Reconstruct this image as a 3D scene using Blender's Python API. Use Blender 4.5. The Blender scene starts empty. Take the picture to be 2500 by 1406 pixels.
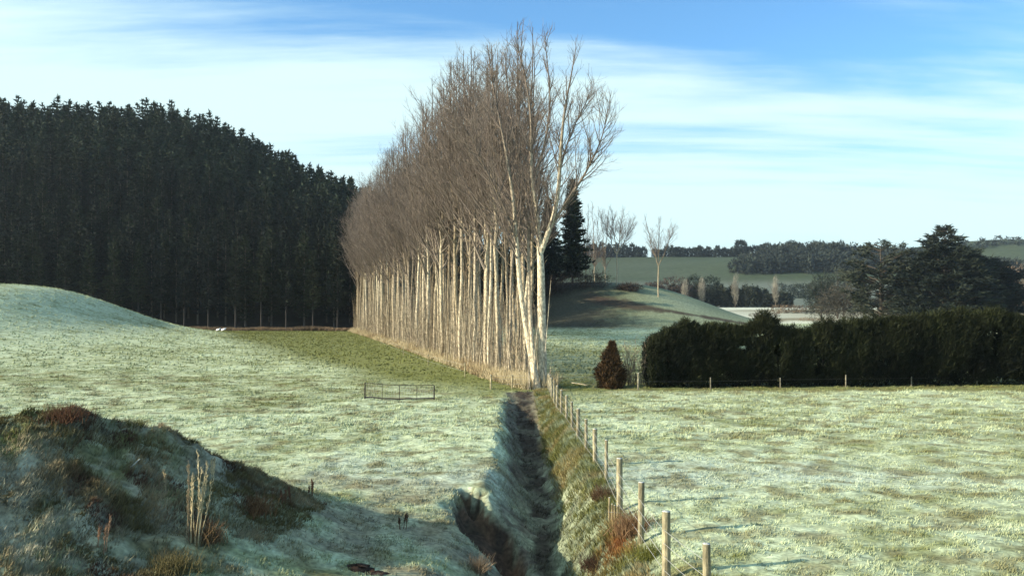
import bpy, math, random
import numpy as np
from mathutils import Vector

# ------------------------------------------------------------------ camera, sky, sun, exposure
S = bpy.context.scene
F = 2100.0 / 2500.0                      # focal length / frame width
EYE = 5.0
cam_d = bpy.data.cameras.new("camera")
cam_d.sensor_width = 36.0
cam_d.lens = 36.0 * F
cam_d.shift_y = 42.0 / 2500.0
cam_d.clip_start = 0.1
cam_d.clip_end = 6000
cam = bpy.data.objects.new("camera", cam_d)
cam.location = (0, 0, EYE)
cam.rotation_euler = (math.radians(90), 0, 0)
S.collection.objects.link(cam)
S.camera = cam

SUN_EL = math.radians(21)
SUN_AZ = math.radians(13)                # how far behind the camera line the sun stands, on the left
to_sun = Vector((-math.cos(SUN_AZ) * math.cos(SUN_EL), -math.sin(SUN_AZ) * math.cos(SUN_EL), math.sin(SUN_EL)))
sl = bpy.data.lights.new("sun", 'SUN')
sl.energy = 5.0
sl.angle = math.radians(0.5)
sl.color = (1.0, 0.89, 0.67)
so = bpy.data.objects.new("sun", sl)
so.rotation_euler = to_sun.to_track_quat('Z', 'Y').to_euler()
so.location = (-40, -10, 60)
S.collection.objects.link(so)

S.view_settings.view_transform = 'Standard'
S.view_settings.look = 'None'
S.view_settings.gamma = 1
S.view_settings.exposure = 0.82
S.cycles.max_bounces = 4
S.cycles.diffuse_bounces = 2
S.cycles.transparent_max_bounces = 8
S.cycles.volume_bounces = 0

W = bpy.data.worlds.new("World")
S.world = W
W.use_nodes = True
nt = W.node_tree
for n in list(nt.nodes):
    nt.nodes.remove(n)
def N(t, **k):
    n = nt.nodes.new(t)
    for a, b in k.items():
        setattr(n, a, b)
    return n
def LK(a, b):
    nt.links.new(a, b)
def MATH(op, a, b=None, clamp=False):
    n = N('ShaderNodeMath', operation=op, use_clamp=clamp)
    for i, v in enumerate((a, b)):
        if v is None:
            continue
        if isinstance(v, (int, float)):
            n.inputs[i].default_value = v
        else:
            LK(v, n.inputs[i])
    return n.outputs[0]
def RANGE(v, a, b, c, d):
    n = N('ShaderNodeMapRange', interpolation_type='SMOOTHSTEP')
    for i, q in enumerate((a, b, c, d)):
        n.inputs[i + 1].default_value = q
    LK(v, n.inputs[0])
    return n.outputs[0]
out = N('ShaderNodeOutputWorld')
bg = N('ShaderNodeBackground')
bg.inputs[1].default_value = 0.112
sky = N('ShaderNodeTexSky', sky_type='NISHITA')
sky.sun_disc = False
sky.sun_elevation = SUN_EL
sky.sun_rotation = math.atan2(to_sun.x, to_sun.y)
sky.air_density = 1.0
sky.dust_density = 0.6
sky.ozone_density = 1.6
tc = N('ShaderNodeTexCoord')
sx = N('ShaderNodeSeparateXYZ')
LK(tc.outputs['Generated'], sx.inputs[0])
zz = MATH('MAXIMUM', sx.outputs[2], 0.0)
den = MATH('ADD', zz, 0.10)
cx = MATH('DIVIDE', sx.outputs[0], den)
cy = MATH('DIVIDE', sx.outputs[1], den)
cmb = N('ShaderNodeCombineXYZ')
LK(cx, cmb.inputs[0]); LK(cy, cmb.inputs[1])
mp = N('ShaderNodeMapping')
mp.inputs['Rotation'].default_value = (0, 0, math.radians(-9))
mp.inputs['Scale'].default_value = (0.33, 1.25, 1)
mp.inputs['Location'].default_value = (2.3, 0.35, 0)
LK(cmb.outputs[0], mp.inputs[0])
n1 = N('ShaderNodeTexNoise'); n1.inputs['Scale'].default_value = 0.75; n1.inputs['Detail'].default_value = 7; n1.inputs['Roughness'].default_value = 0.56; n1.inputs['Distortion'].default_value = 0.5
LK(mp.outputs[0], n1.inputs['Vector'])
mp2 = N('ShaderNodeMapping')
mp2.inputs['Rotation'].default_value = (0, 0, math.radians(8))
mp2.inputs['Scale'].default_value = (0.9, 4.5, 1)
LK(cmb.outputs[0], mp2.inputs[0])
n2 = N('ShaderNodeTexNoise'); n2.inputs['Scale'].default_value = 1.4; n2.inputs['Detail'].default_value = 8; n2.inputs['Roughness'].default_value = 0.6
LK(mp2.outputs[0], n2.inputs['Vector'])
# more cloud low down, open blue high up and towards +X
low = RANGE(sx.outputs[2], 0.15, 0.335, 0.47, 0.0)
side = MATH('MULTIPLY', sx.outputs[0], MATH('MULTIPLY', zz, -0.85))
cl = MATH('ADD', MATH('ADD', MATH('MULTIPLY', n1.outputs[0], 1.30), MATH('MULTIPLY', n2.outputs[0], 0.50)), MATH('ADD', low, side))
fac = RANGE(cl, 0.80, 1.30, 0.02, 0.96)
tint = N('ShaderNodeMix', data_type='RGBA', blend_type='MULTIPLY')
tint.inputs[0].default_value = 1.0
LK(sky.outputs[0], tint.inputs[6]); tint.inputs[7].default_value = (0.62, 1.02, 1.28, 1)
mix = N('ShaderNodeMix', data_type='RGBA')
LK(fac, mix.inputs[0]); LK(tint.outputs[2], mix.inputs[6])
mix.inputs[7].default_value = (4.2, 5.5, 5.6, 1)
LK(mix.outputs[2], bg.inputs[0]); LK(bg.outputs[0], out.inputs[0])

HAZE = 0.00010
# ------------------------------------------------------------------ helpers
C = S.collection
rng = np.random.default_rng(11)
def px(x, y, d):
    """world point seen at column x, row y of the 2500 px photo, at distance d along the view"""
    return np.array([(x - 1250) * d / 2100.0, d, EYE - (y - 745) * d / 2100.0])
def sstep(a, b, v):
    t = np.clip((v - a) / (b - a), 0, 1)
    return t * t * (3 - 2 * t)
def _hash(ix, iy, seed):
    h = (ix.astype(np.int64) * 374761393 + iy.astype(np.int64) * 668265263 + seed * 974634777) & 0xffffffff
    h = ((h ^ (h >> 13)) * 1274126177) & 0xffffffff
    return ((h ^ (h >> 16)) & 0xffff) / 65535.0
def vnoise(x, y, seed=0):
    ix = np.floor(x); iy = np.floor(y)
    fx = x - ix; fy = y - iy
    fx = fx * fx * (3 - 2 * fx); fy = fy * fy * (3 - 2 * fy)
    a = _hash(ix, iy, seed); b = _hash(ix + 1, iy, seed); c = _hash(ix, iy + 1, seed); d = _hash(ix + 1, iy + 1, seed)
    return (a * (1 - fx) + b * fx) * (1 - fy) + (c * (1 - fx) + d * fx) * fy
def fbm(x, y, seed=0, o=4):
    s = 0; a = 0.5; t = 0
    for i in range(o):
        s = s + a * vnoise(x * 2 ** i + 17.3 * i, y * 2 ** i + 9.1 * i, seed + i); t += a; a *= 0.5
    return s / t

def mesh(name, V, Q=None, T=None, col=None, mats=(), smooth=True):
    me = bpy.data.meshes.new(name)
    V = np.asarray(V, dtype=np.float32)
    nq = 0 if Q is None else len(Q); ntr = 0 if T is None else len(T)
    me.vertices.add(len(V)); me.vertices.foreach_set('co', V.ravel())
    idx = []; st = []
    if nq: idx.append(np.asarray(Q, np.int32).ravel()); st.append(np.arange(nq) * 4)
    if ntr: idx.append(np.asarray(T, np.int32).ravel()); st.append(nq * 4 + np.arange(ntr) * 3)
    idx = np.concatenate(idx); st = np.concatenate(st)
    me.loops.add(len(idx)); me.loops.foreach_set('vertex_index', idx)
    me.polygons.add(nq + ntr); me.polygons.foreach_set('loop_start', st.astype(np.int32))
    me.update(calc_edges=True)
    if smooth: me.polygons.foreach_set('use_smooth', np.ones(nq + ntr, bool))
    if col is not None:
        a = me.color_attributes.new('Col', 'FLOAT_COLOR', 'POINT')
        c = np.ones((len(V), 4), np.float32); c[:, :3] = col
        a.data.foreach_set('color', c.ravel())
    for m in mats: me.materials.append(m)
    return me
def obj(name, me, parent=None, loc=(0, 0, 0), rotz=0.0, scale=1.0):
    o = bpy.data.objects.new(name, me); C.objects.link(o)
    o.location = [float(v) for v in loc]; o.rotation_euler = (0, 0, float(rotz))
    o.scale = (scale,) * 3 if isinstance(scale, (int, float)) else scale
    if parent: o.parent = parent
    return o
def tag(o, label=None, cat=None, group=None, kind=None):
    if label: o['label'] = label
    if cat: o['category'] = cat
    if group: o['group'] = group
    if kind: o['kind'] = kind
    return o
def empty(name, loc, rotz=0, scale=1.0, **k):
    return tag(obj(name, None, None, loc, rotz, scale), **k)

class Tubes:
    """collects tapering tubes and returns one mesh"""
    def __init__(s): s.g = {}
    def add(s, P, R, col, k=5):
        P = np.asarray(P, float); R = np.asarray(R, float)
        col = np.asarray(col, float)
        if col.ndim == 1: col = np.repeat(col[None], len(P), 0)
        s.g.setdefault((len(P), k), []).append((P, R, col))
    def arrays(s):
        V = []; Q = []; K = []; off = 0
        for (n, k), L in s.g.items():
            P = np.array([l[0] for l in L]); R = np.array([l[1] for l in L]); c = np.array([l[2] for l in L])
            T = np.gradient(P, axis=1); T /= np.linalg.norm(T, axis=2, keepdims=True) + 1e-9
            m = P[:, -1] - P[:, 0]
            ref = np.where((np.abs(m[:, :1]) > 0.5 * np.linalg.norm(m, axis=1, keepdims=True)), [[0, 1, 0.]], [[1., 0, 0]])
            A = np.cross(T, ref[:, None, :]); A /= np.linalg.norm(A, axis=2, keepdims=True) + 1e-9
            B = np.cross(T, A)
            th = np.arange(k) / k * 2 * math.pi
            ring = P[:, :, None] + R[:, :, None, None] * (A[:, :, None] * np.cos(th)[:, None] + B[:, :, None] * np.sin(th)[:, None])
            M = len(L)
            V.append(ring.reshape(-1, 3)); K.append(np.repeat(c.reshape(-1, 3), k, 0))
            m_, i_, j_ = np.meshgrid(np.arange(M), np.arange(n - 1), np.arange(k), indexing='ij')
            b = off + m_ * n * k
            j2 = (j_ + 1) % k
            q = np.stack([b + i_ * k + j_, b + (i_ + 1) * k + j_, b + (i_ + 1) * k + j2, b + i_ * k + j2], -1).reshape(-1, 4)
            Q.append(q); off += M * n * k
        return np.concatenate(V), np.concatenate(Q), np.concatenate(K)
    def mesh(s, name, mat):
        V, Q, K = s.arrays()
        return mesh(name, V, Q, None, K, [mat])

def unit(v):
    return v / (np.linalg.norm(v, axis=-1, keepdims=True) + 1e-9)
def tri_spikes(P, D, L, Wd, col, r=rng):
    """thin leaf triangles from P along D (unit) of length L and width Wd"""
    n = len(P)
    side = unit(np.cross(D, unit(r.normal(size=(n, 3)))))
    L = np.broadcast_to(L, (n,))[:, None]; Wd = np.broadcast_to(Wd, (n,))[:, None]
    V = np.stack([P - side * Wd * .5, P + side * Wd * .5, P + D * L], 1).reshape(-1, 3)
    T = np.arange(3 * n).reshape(-1, 3)
    return V, T, np.repeat(np.broadcast_to(col, (n, 3)), 3, 0)

# ------------------------------------------------------------------ materials
def grain(m, scale=16.0, amp=0.35, stretch=(1, 1, 1)):
    """a second, fine mottling over a material's colour"""
    t = m.node_tree; b = t.nodes['Principled BSDF']; src = b.inputs['Base Color'].links[0].from_socket
    c = t.nodes.new('ShaderNodeTexCoord'); q = t.nodes.new('ShaderNodeMapping'); q.inputs['Scale'].default_value = stretch
    t.links.new(c.outputs['Object'], q.inputs[0])
    n = t.nodes.new('ShaderNodeTexNoise'); n.inputs['Scale'].default_value = scale; n.inputs['Detail'].default_value = 4
    t.links.new(q.outputs[0], n.inputs['Vector'])
    r = t.nodes.new('ShaderNodeMapRange'); r.inputs[1].default_value = 0.33; r.inputs[2].default_value = 0.67; r.inputs[3].default_value = 1 - amp; r.inputs[4].default_value = 1 + amp * .7
    t.links.new(n.outputs[0], r.inputs[0])
    v = t.nodes.new('ShaderNodeVectorMath'); v.operation = 'SCALE'
    t.links.new(src, v.inputs[0]); t.links.new(r.outputs[0], v.inputs['Scale']); t.links.new(v.outputs[0], b.inputs['Base Color'])
def per_object(m, a, b_):
    """each copy of a thing gets its own tint between a and b_"""
    t = m.node_tree; b = t.nodes['Principled BSDF']; src = b.inputs['Base Color'].links[0].from_socket
    o = t.nodes.new('ShaderNodeObjectInfo'); p_ = t.nodes.new('ShaderNodeMath'); p_.operation = 'POWER'; p_.inputs[1].default_value = 1.6
    t.links.new(o.outputs['Random'], p_.inputs[0])
    x = t.nodes.new('ShaderNodeMix'); x.data_type = 'RGBA'; x.inputs[6].default_value = (*a, 1); x.inputs[7].default_value = (*b_, 1)
    t.links.new(p_.outputs[0], x.inputs[0])
    v = t.nodes.new('ShaderNodeVectorMath'); v.operation = 'MULTIPLY'
    t.links.new(src, v.inputs[0]); t.links.new(x.outputs[2], v.inputs[1]); t.links.new(v.outputs[0], b.inputs['Base Color'])
def material(name, rough=0.9, attr=True, base=(0.5, 0.5, 0.5), noise=None, amp=0.3, bump=0.0, spec=0.2, scale_vec=(1, 1, 1), extra=None, trans=0.0):
    m = bpy.data.materials.new(name); m.use_nodes = True
    t = m.node_tree; b = t.nodes['Principled BSDF']
    b.inputs['Roughness'].default_value = rough
    b.inputs['Specular IOR Level'].default_value = spec
    if attr:
        a = t.nodes.new('ShaderNodeAttribute'); a.attribute_name = 'Col'; col = a.outputs['Color']
    else:
        a = t.nodes.new('ShaderNodeRGB'); a.outputs[0].default_value = (*base, 1); col = a.outputs[0]
    if noise:
        c = t.nodes.new('ShaderNodeTexCoord'); mpn = t.nodes.new('ShaderNodeMapping'); mpn.inputs['Scale'].default_value = scale_vec
        t.links.new(c.outputs['Object'], mpn.inputs[0])
        nn = t.nodes.new('ShaderNodeTexNoise'); nn.inputs['Scale'].default_value = noise; nn.inputs['Detail'].default_value = 6; nn.inputs['Roughness'].default_value = 0.65
        t.links.new(mpn.outputs[0], nn.inputs['Vector'])
        r = t.nodes.new('ShaderNodeMapRange'); r.inputs[1].default_value = 0.3; r.inputs[2].default_value = 0.7; r.inputs[3].default_value = 1 - amp; r.inputs[4].default_value = 1 + amp
        t.links.new(nn.outputs[0], r.inputs[0])
        vm = t.nodes.new('ShaderNodeVectorMath'); vm.operation = 'SCALE'
        t.links.new(col, vm.inputs[0]); t.links.new(r.outputs[0], vm.inputs['Scale'])
        col = vm.outputs[0]
        if bump:
            bp = t.nodes.new('ShaderNodeBump'); bp.inputs['Strength'].default_value = bump; bp.inputs['Distance'].default_value = 0.05
            t.links.new(nn.outputs[0], bp.inputs['Height']); t.links.new(bp.outputs[0], b.inputs['Normal'])
    t.links.new(col, b.inputs['Base Color'])
    return m
M_GROUND = material('frosted_grass_ground', 0.95, noise=2.2, amp=0.30, bump=0.6, scale_vec=(1, 1, 1))
M_BLADE = material('grass_blades', 0.85, noise=0.7, amp=0.15)
grain(M_GROUND, 9.0, 0.36)
M_HILL = material('hill_pasture', 0.95, noise=0.25, amp=0.30, bump=0.5)
M_PALEBARK = material('pale_poplar_bark', 0.9, noise=5, amp=0.38, bump=0.8, scale_vec=(2.0, 2.0, 0.55))
grain(M_PALEBARK, 5.0, 0.6, (3, 3, 1.1))
per_object(M_PALEBARK, (1.08, 1.04, 1.0), (.50, .44, .36))
M_TWIG = material('poplar_twigs', 0.9, noise=2, amp=0.15)
M_NEEDLE = material('pine_needles', 0.8, noise=0.35, amp=0.35)
M_PINE = material('plantation_needles', 0.8, noise=0.35, amp=0.35); per_object(M_PINE, (.30, .36, .48), (.85, .80, .62))
M_DARKBARK = material('pine_bark', 0.95, noise=4, amp=0.4, bump=0.6, scale_vec=(2, 2, .5))
M_POST = material('weathered_post_wood', 0.85, noise=9, amp=0.6, bump=0.8, scale_vec=(3, 3, .35)); grain(M_POST, 4, .4)
M_WIRE = material('galvanised_wire', 0.4, attr=False, base=(0.42, 0.42, 0.42), spec=0.5)
M_IRON = material('dark_wood_rail', 0.8, attr=False, base=(0.035, 0.028, 0.03), noise=8, amp=0.3)
M_STONE = material('white_painted_board', 0.6, attr=False, base=(0.82, 0.82, 0.80), noise=3, amp=0.12)
M_DRY = material('dry_stalks', 0.9, noise=3, amp=0.25)

# ------------------------------------------------------------------ terrain
def sgauss(x, y, H, cx, cy, sx_, sy_, ang, k):
    c, s = math.cos(ang), math.sin(ang)
    u = ((x - cx) * c + (y - cy) * s) / sx_; v = (-(x - cx) * s + (y - cy) * c) / sy_
    return H * np.exp(-(u * u + v * v) ** k)
MXc = np.array([-40, -15.5, -11.9, -10.2, -9.4, -8.6, -7.7, -6.6, -5.6, -4.8, -4.0, -3.4])
MHc = np.array([0.3, 0.5, 2.5, 2.75, 2.78, 2.55, 2.2, 1.5, 0.92, 0.45, 0.12, 0.0])
def mound(x, y):
    h = np.interp(x, MXc, MHc)
    crest = 18.2 + (x + 9.4) * 0.55
    back = 1 - sstep(-0.2, 2.2, y - crest)
    front = 1 - 0.78 * sstep(0.3, 6.5, crest - y)
    return h * back * front
def scar(x, y):
    wob = 0.45 * (fbm(x * 1.6, y * 1.6, 41, 3) - .5) * 2
    u = (x + 0.62 + (y - 22.0) * 0.26) / 0.82; v = (y - 22.0) / 2.0
    return 1 - sstep(0.62, 1.15, np.sqrt(u * u + v * v) + wob)
def ditch_depth(y):
    return 1.35 * (1 - sstep(32, 50.5, y)) ** 0.8 * sstep(4, 9, y)
def ditch(x, y):
    w = 0.26 * (fbm(y * 0.30, y * 0 + 3, 5, 3) - .5) * 2 + .22 * (fbm(x * .8, y * 1.1, 25, 3) - .5) * 2
    xl = -0.72 + w + 0.012 * np.maximum(y - 35, 0); xb = 0.35 + w; xc = 1.10 + w; xr = 2.25
    near = sstep(27, 17, y)
    nr = sstep(36, 22, y)
    a = np.clip((x - (xl - near * 1.1)) / (xb + nr * .28 - xl + near * 1.1), 0, 1); a = .5 * a + .5 * a * a * (3 - 2 * a)
    b = 1 - np.clip((x - xc + nr * .12) / (xr + near * .2 - xc + nr * .12), 0, 1); b = .5 * b + .5 * b * b * (3 - 2 * b)
    return np.minimum(a, b)
def zground(x, y):
    x = np.asarray(x, float); y = np.asarray(y, float)
    z = sgauss(x, y, 6.87, -66.0, 109.5, 15.2, 29.6, 0.03, 1.29)
    z = z + sgauss(x, y, 1.2, -60.0, 70.0, 30.0, 26.0, 0.2, 1.0) * (1 - sstep(0, 12, x + 50) * .3)
    z = z + sgauss(x, y, 1.25, -48.0, 108.0, 20.0, 34.0, 0.1, 1.0)
    z = z + sgauss(x, y, 10.13, 16.5, 195.0, 31.65, 23.84, -0.088, 1.56)
    z = z + 4.0 * sstep(240, 420, y) + 3.35 * sstep(9, 2, y) * sstep(-60, -8, -np.abs(x))
    nb = 1 - sstep(60, 120, y)
    z = z + mound(x, y)
    z = z - ditch_depth(y) * ditch(x, y)
    z = z - 0.45 * sstep(-5.5, -0.8, x) * sstep(27, 18, y) * (1 - sstep(2.2, 3.5, x))
    z = z - 0.85 * scar(x, y)
    # bank and tussock roughness
    onm = np.clip(mound(x, y), 0, 1)
    z = z + nb * (fbm(x * 0.5, y * 0.5, 3, 3) - .5) * (0.14 + 0.25 * onm)
    z = z + nb * (fbm(x * 2.6, y * 2.6, 7, 3) - .5) * (0.09 + 0.26 * onm + 0.22 * ditch(x, y))
    z = z + nb * (fbm(x * 6, y * 6, 17, 2) - .5) * (0.03 + 0.14 * onm + 0.10 * ditch(x, y)) * (y < 40)
    return z

FROST = np.array([0.50, 0.565, 0.37]); GREEN = np.array([0.155, 0.168, 0.042]); OLIVE = np.array([0.185, 0.175, 0.065])
SOIL = np.array([0.030, 0.018, 0.013]); STRAW = np.array([0.30, 0.24, 0.13]); GREYB = np.array([0.125, 0.105, 0.078]); RUST = np.array([0.10, 0.045, 0.025])
XE = np.array([-75, -57, -44, -30, -20.0, -14.0, -9.5, -5.5, -2.0, 0.5]); YE = np.array([168, 160, 132, 100, 82.0, 68.0, 58.0, 52.5, 49.0, 48.0])
def lerp(a, b, t):
    return a * (1 - t[..., None]) + b * t[..., None]
def row_x(y):
    return 1.7 - 0.279 * (y - 52)
def zone(x, y):
    """ground cover colour: melted grass, frost, bank grass, soil, painted shade (fixed to the land)"""
    n1_ = fbm(x * 0.09, y * 0.09, 21, 4); n2_ = fbm(x * 0.9, y * 1.1, 31, 3); n3_ = fbm(x * 3.1, y * 4.0, 33, 2)
    f = np.clip(0.72 + (n1_ - .5) * 1.1 + (n2_ - .5) * 1.2 + (n3_ - .5) * .8, 0.06, 1.0)
    ye = np.interp(x, XE, YE) - 3.5 * sstep(60, 100, y) - 1.5 + (n1_ - .5) * 5 + (n2_ - .5) * 2
    melt = sstep(-2.5 - y * .05, 4.0 + y * .06, y - ye + (n2_ - .5) * 3) * (x < row_x(y) + 3) * (y > 44) * (y < 172)
    f = f * (1 - 0.95 * melt)
    strip = sstep(49.5, 51.0, y + (n2_ - .5)) * (1 - sstep(54.5, 62, y)) * sstep(-3, 1.5, x)
    f = f * (1 - 0.85 * strip)
    f = f * (1 - 0.5 * sstep(1.0, 4, x) * sstep(54, 60, y) * (1 - sstep(75, 112, y)))
    base = lerp(np.broadcast_to(GREEN, x.shape + (3,)), OLIVE, np.clip((n2_ - .3) * 1.1, 0, 1) * (0.35 + 0.4 * (1 - melt)))
    shade_band = np.exp(-((y - 26.5 + .1 * x + (n1_ - .5) * 6) / 2.3) ** 2) * (1 - sstep(9, 17, x)) * (x > -6)  # cool shade band across the paddock, painted into the frost colour
    c = lerp(base, lerp(np.broadcast_to(FROST, x.shape + (3,)), np.array([.43, .50, .47]), np.clip(shade_band, 0, 1) * .45), f)
    # brown dips in the paddocks
    c = lerp(c, np.array([0.16, 0.135, 0.055]), np.clip((fbm(x * 1.4, y * 1.6, 77, 3) - 0.53) * 6, 0, 1) * 0.65 * (y < 60) * (melt < .5))
    m = sstep(.25, 1.2, mound(x, y))
    mc = lerp(lerp(np.broadcast_to(GREEN * 0.9, x.shape + (3,)), GREYB, np.clip((n2_ - .25) * 1.6, 0, 1)), np.array([.46, .44, .33]), np.clip((n3_ - .40) * 1.5 + (n1_ - .5) * 1.2 + .40 * sstep(18, 13, y), 0, .65))
    mc = lerp(mc, RUST * .6, np.clip((fbm(x * 1.1, y * 1.6, 55, 3) - .55) * 6, 0, 1) * .8)
    c = lerp(c, mc, m * .85)
    nearw = sstep(30, 20, y) * (1 - sstep(-1.0, 1.5, x)) * (1 - m)
    c = lerp(c, lerp(np.broadcast_to(GREYB * 1.2, x.shape + (3,)), np.array([.24, .20, .11]), n3_), nearw * np.clip((n2_ - .36) * 2.6, 0, .8))
    d = ditch(x, y) * (ditch_depth(y) > 0.02)
    rb = d * sstep(0.9, 1.4, x) * (1 - sstep(2.3, 2.9, x)) 
    lit = sstep(20.5, 25, y)
    d_c = lerp(np.broadcast_to(GREYB, x.shape + (3,)), FROST * .8, np.clip((n3_ - .2) * 1.3, 0, .85) * (0.30 + 0.70 * sstep(40, 24, y)))
    c = lerp(c, d_c, sstep(0.12, .5, d))
    bot = sstep(0.93, 1.0, d) 
    c = lerp(c, np.array([0.048, 0.036, 0.027]), bot * np.clip(.55 + (n2_ - .35) * 2.0, 0, 1) * .92)
    rbm = sstep(1.15, 1.6, x + (n2_ - .5) * .7 - .7 * sstep(34, 22, y)) * (1 - sstep(2.3, 2.95, x + (n2_ - .5) * .9)) * (y > 8) * (y < 51) * (1 - .75 * sstep(25, 20, y))
    c = lerp(c, lerp(np.broadcast_to(OLIVE, x.shape + (3,)), np.array([0.27, 0.19, 0.09]), np.clip((n2_ - .45) * 3, 0, .8)), rbm * .92 * (1 - .7 * np.clip((n3_ - .55) * 5, 0, 1)))
    c = lerp(c, lerp(np.broadcast_to(np.array([.11, .062, .038]), x.shape + (3,)), SOIL, np.clip((n3_ - .3) * 2, 0, 1)), sstep(.05, .35, scar(x, y)) * .95)
    lowb_shade = sstep(27, 22, y) * sstep(.9, 1.4, x) * (1 - sstep(2.6, 3.2, x)) * (y > 8)  # lower ditch bank: its grey-green shade is painted into the colour
    c = lerp(c, lerp(np.broadcast_to(np.array([.10, .115, .07]), x.shape + (3,)), FROST * .62, np.clip((n3_ - .35) * 1.8, 0, 1)), lowb_shade * .85)
    # poplar foot strip: dead pale grass
    rowd = x - row_x(y)
    ps = sstep(-1.9, -0.8, rowd) * (1 - sstep(.6, 1.6, rowd - 2.4 * sstep(56, 66, y))) * (y > 50.5) * (y < 166)
    c = lerp(c, STRAW * 1.15, ps * .85)
    # knoll
    k = sgauss(x, y, 1.0, 16.5, 195.0, 31.65, 23.84, -0.088, 1.56) * (y > 150)
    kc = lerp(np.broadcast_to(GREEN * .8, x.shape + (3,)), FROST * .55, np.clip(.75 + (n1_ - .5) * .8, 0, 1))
    kc = lerp(kc, np.array([0.042, 0.035, 0.026]), (1 - sstep(15, 30, x + (n2_ - .5) * 8)) * .9)  # brown wooded end of the knoll, with its shade painted in
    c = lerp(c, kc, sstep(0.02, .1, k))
    zk = 10.13 * k
    wb = .30 + .8 * sstep(34, 22, x)
    soilb = (1 - sstep(.5, 1.3, np.abs(zk - (4.7 - (x - 26) * .16) + (n2_ - .5) * .5) / wb)) * sstep(13, 18, x) * (1 - sstep(50, 56, x)) * (y < 196) * (y > 150)
    c = lerp(c, np.array([0.055, 0.036, 0.026]), soilb * 0.9)
    # forest floor
    ff = sstep(167, 169, y + (n2_ - .5) * 2) * (1 - sstep(-2, 6, x)) * (y < 420)
    c = lerp(c, np.array([0.022, 0.018, 0.013]), ff)
    # far valley strips
    far = sstep(225, 245, y)
    st = vnoise(y * 0.035 + n1_, x * 0.004, 91)
    fc = lerp(np.broadcast_to(np.array([0.20, 0.17, 0.10]), x.shape + (3,)), np.array([0.60, 0.62, 0.50]), sstep(.30, .55, st))
    c = lerp(c, fc, far * (1 - ff))
    return c

def axis_steps(a, b, steps):
    v = [a]
    while v[-1] < b:
        v.append(v[-1] + steps(v[-1]))
    return np.array(v)
ys = axis_steps(-30, 430, lambda v: 1.5 if v < 5 else (0.5 if v < 11 else (0.13 if v < 34 else (min(0.13 + (v - 34) * 0.0075, .75) if v < 230 else 6))))
xp = axis_steps(0, 700, lambda v: 0.13 if v < 8 else min(0.13 + (v - 8) * 0.011, 8))
xs_ = np.concatenate([-xp[:0:-1], xp])
GX, GY = np.meshgrid(xs_, ys)
GZ = zground(GX, GY)
ny, nx = GX.shape
ii = np.arange(ny * nx).reshape(ny, nx)
Q = np.stack([ii[:-1, :-1], ii[:-1, 1:], ii[1:, 1:], ii[1:, :-1]], -1).reshape(-1, 4)
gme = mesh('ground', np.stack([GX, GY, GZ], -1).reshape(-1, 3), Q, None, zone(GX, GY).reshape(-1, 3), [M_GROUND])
tag(obj('ground', gme), 'frosted paddocks with a ditch, a bank and a low knoll', kind='structure')

# wooded hill on the left (bare ground under the pines) ------------------------------------
HX = np.array([-400, -190, -160, -135, -113, -92, -70, -49, -30, -15, 0, 14]); HH = np.array([57, 57, 53, 50, 52, 46, 35, 26, 16, 10, 4, 0.0])
def zwood(x, y):
    h = np.interp(x, HX, HH)
    x = np.asarray(x, float)
    t = np.clip((y - 166) / 108.0, 0, 1)
    prof = (1 - (1 - t) ** 1.35) * 0.25 + 0.75 * t * t * (3 - 2 * t)
    return h * prof + 0.8 * (fbm(x * .05, y * .05, 12, 3) - .5) * (t > 0) * 2 * np.clip(t * 6, 0, 1)
a = np.linspace(-420, 16, 150); b = np.concatenate([np.linspace(166, 290, 70), np.linspace(300, 600, 12)])
X, Y = np.meshgrid(a, b); Z = zwood(X, Y) * np.where(Y > 290, 1 - .3 * (Y - 290) / 310, 1) - 0.25 * (Y < 168) + .05
ii = np.arange(X.size).reshape(X.shape)
Q = np.stack([ii[:-1, :-1], ii[:-1, 1:], ii[1:, 1:], ii[1:, :-1]], -1).reshape(-1, 4)
wc = np.array([0.024, 0.020, 0.014]) * (0.7 + .6 * fbm(X * .3, Y * .3, 2, 3))[..., None]
tag(obj('hill', mesh('hill', np.stack([X, Y, Z], -1).reshape(-1, 3), Q, None, wc.reshape(-1, 3), [M_HILL])), 'steep hill under the dark pine plantation', kind='structure')

# far hills -------------------------------------------------------------------------------
def zfar(x, y):
    x = np.asarray(x, float); y = np.asarray(y, float)
    base = np.interp(y, [380, 420, 500, 600, 700, 800, 860, 1000, 1600], [3.2, 4.05, 9, 20, 36, 49, 51, 52, 40])
    base = base * (1 + .10 * (fbm(x * .006, y * .006, 6, 3) - .5))
    base = base + sgauss(x, y, 6, 235, 715, 75, 60, 0, 1.2)
    base = base + sgauss(x, y, 26, 560, 960, 160, 140, 0, 1.2)
    base = np.where(x > 330, base - 10 * sstep(330, 400, x) * sstep(600, 760, y) * (1 - sstep(860, 950, y)), base)
    return base
a = np.linspace(-1500, 1500, 260); b = np.concatenate([np.linspace(385, 900, 110), np.linspace(920, 1600, 20)])
X, Y = np.meshgrid(a, b); Z = zfar(X, Y) + .02
ii = np.arange(X.size).reshape(X.shape)
Q = np.stack([ii[:-1, :-1], ii[:-1, 1:], ii[1:, 1:], ii[1:, :-1]], -1).reshape(-1, 4)
n1_ = fbm(X * .01, Y * .015, 61, 3)
hc = lerp(np.broadcast_to(np.array([0.042, 0.062, 0.032]), X.shape + (3,)), np.array([0.12, 0.13, 0.08]), np.clip((n1_ - .35) * 1.2, 0, 1) * .5)
hc = lerp(hc, np.array([0.15, 0.17, 0.14]), (1 - sstep(590, 630, Y)) * .7)
tag(obj('hills', mesh('hills', np.stack([X, Y, Z], -1).reshape(-1, 3), Q, None, hc.reshape(-1, 3), [M_HILL])), 'green far hills with dark trees along the ridge', kind='structure')
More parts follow.
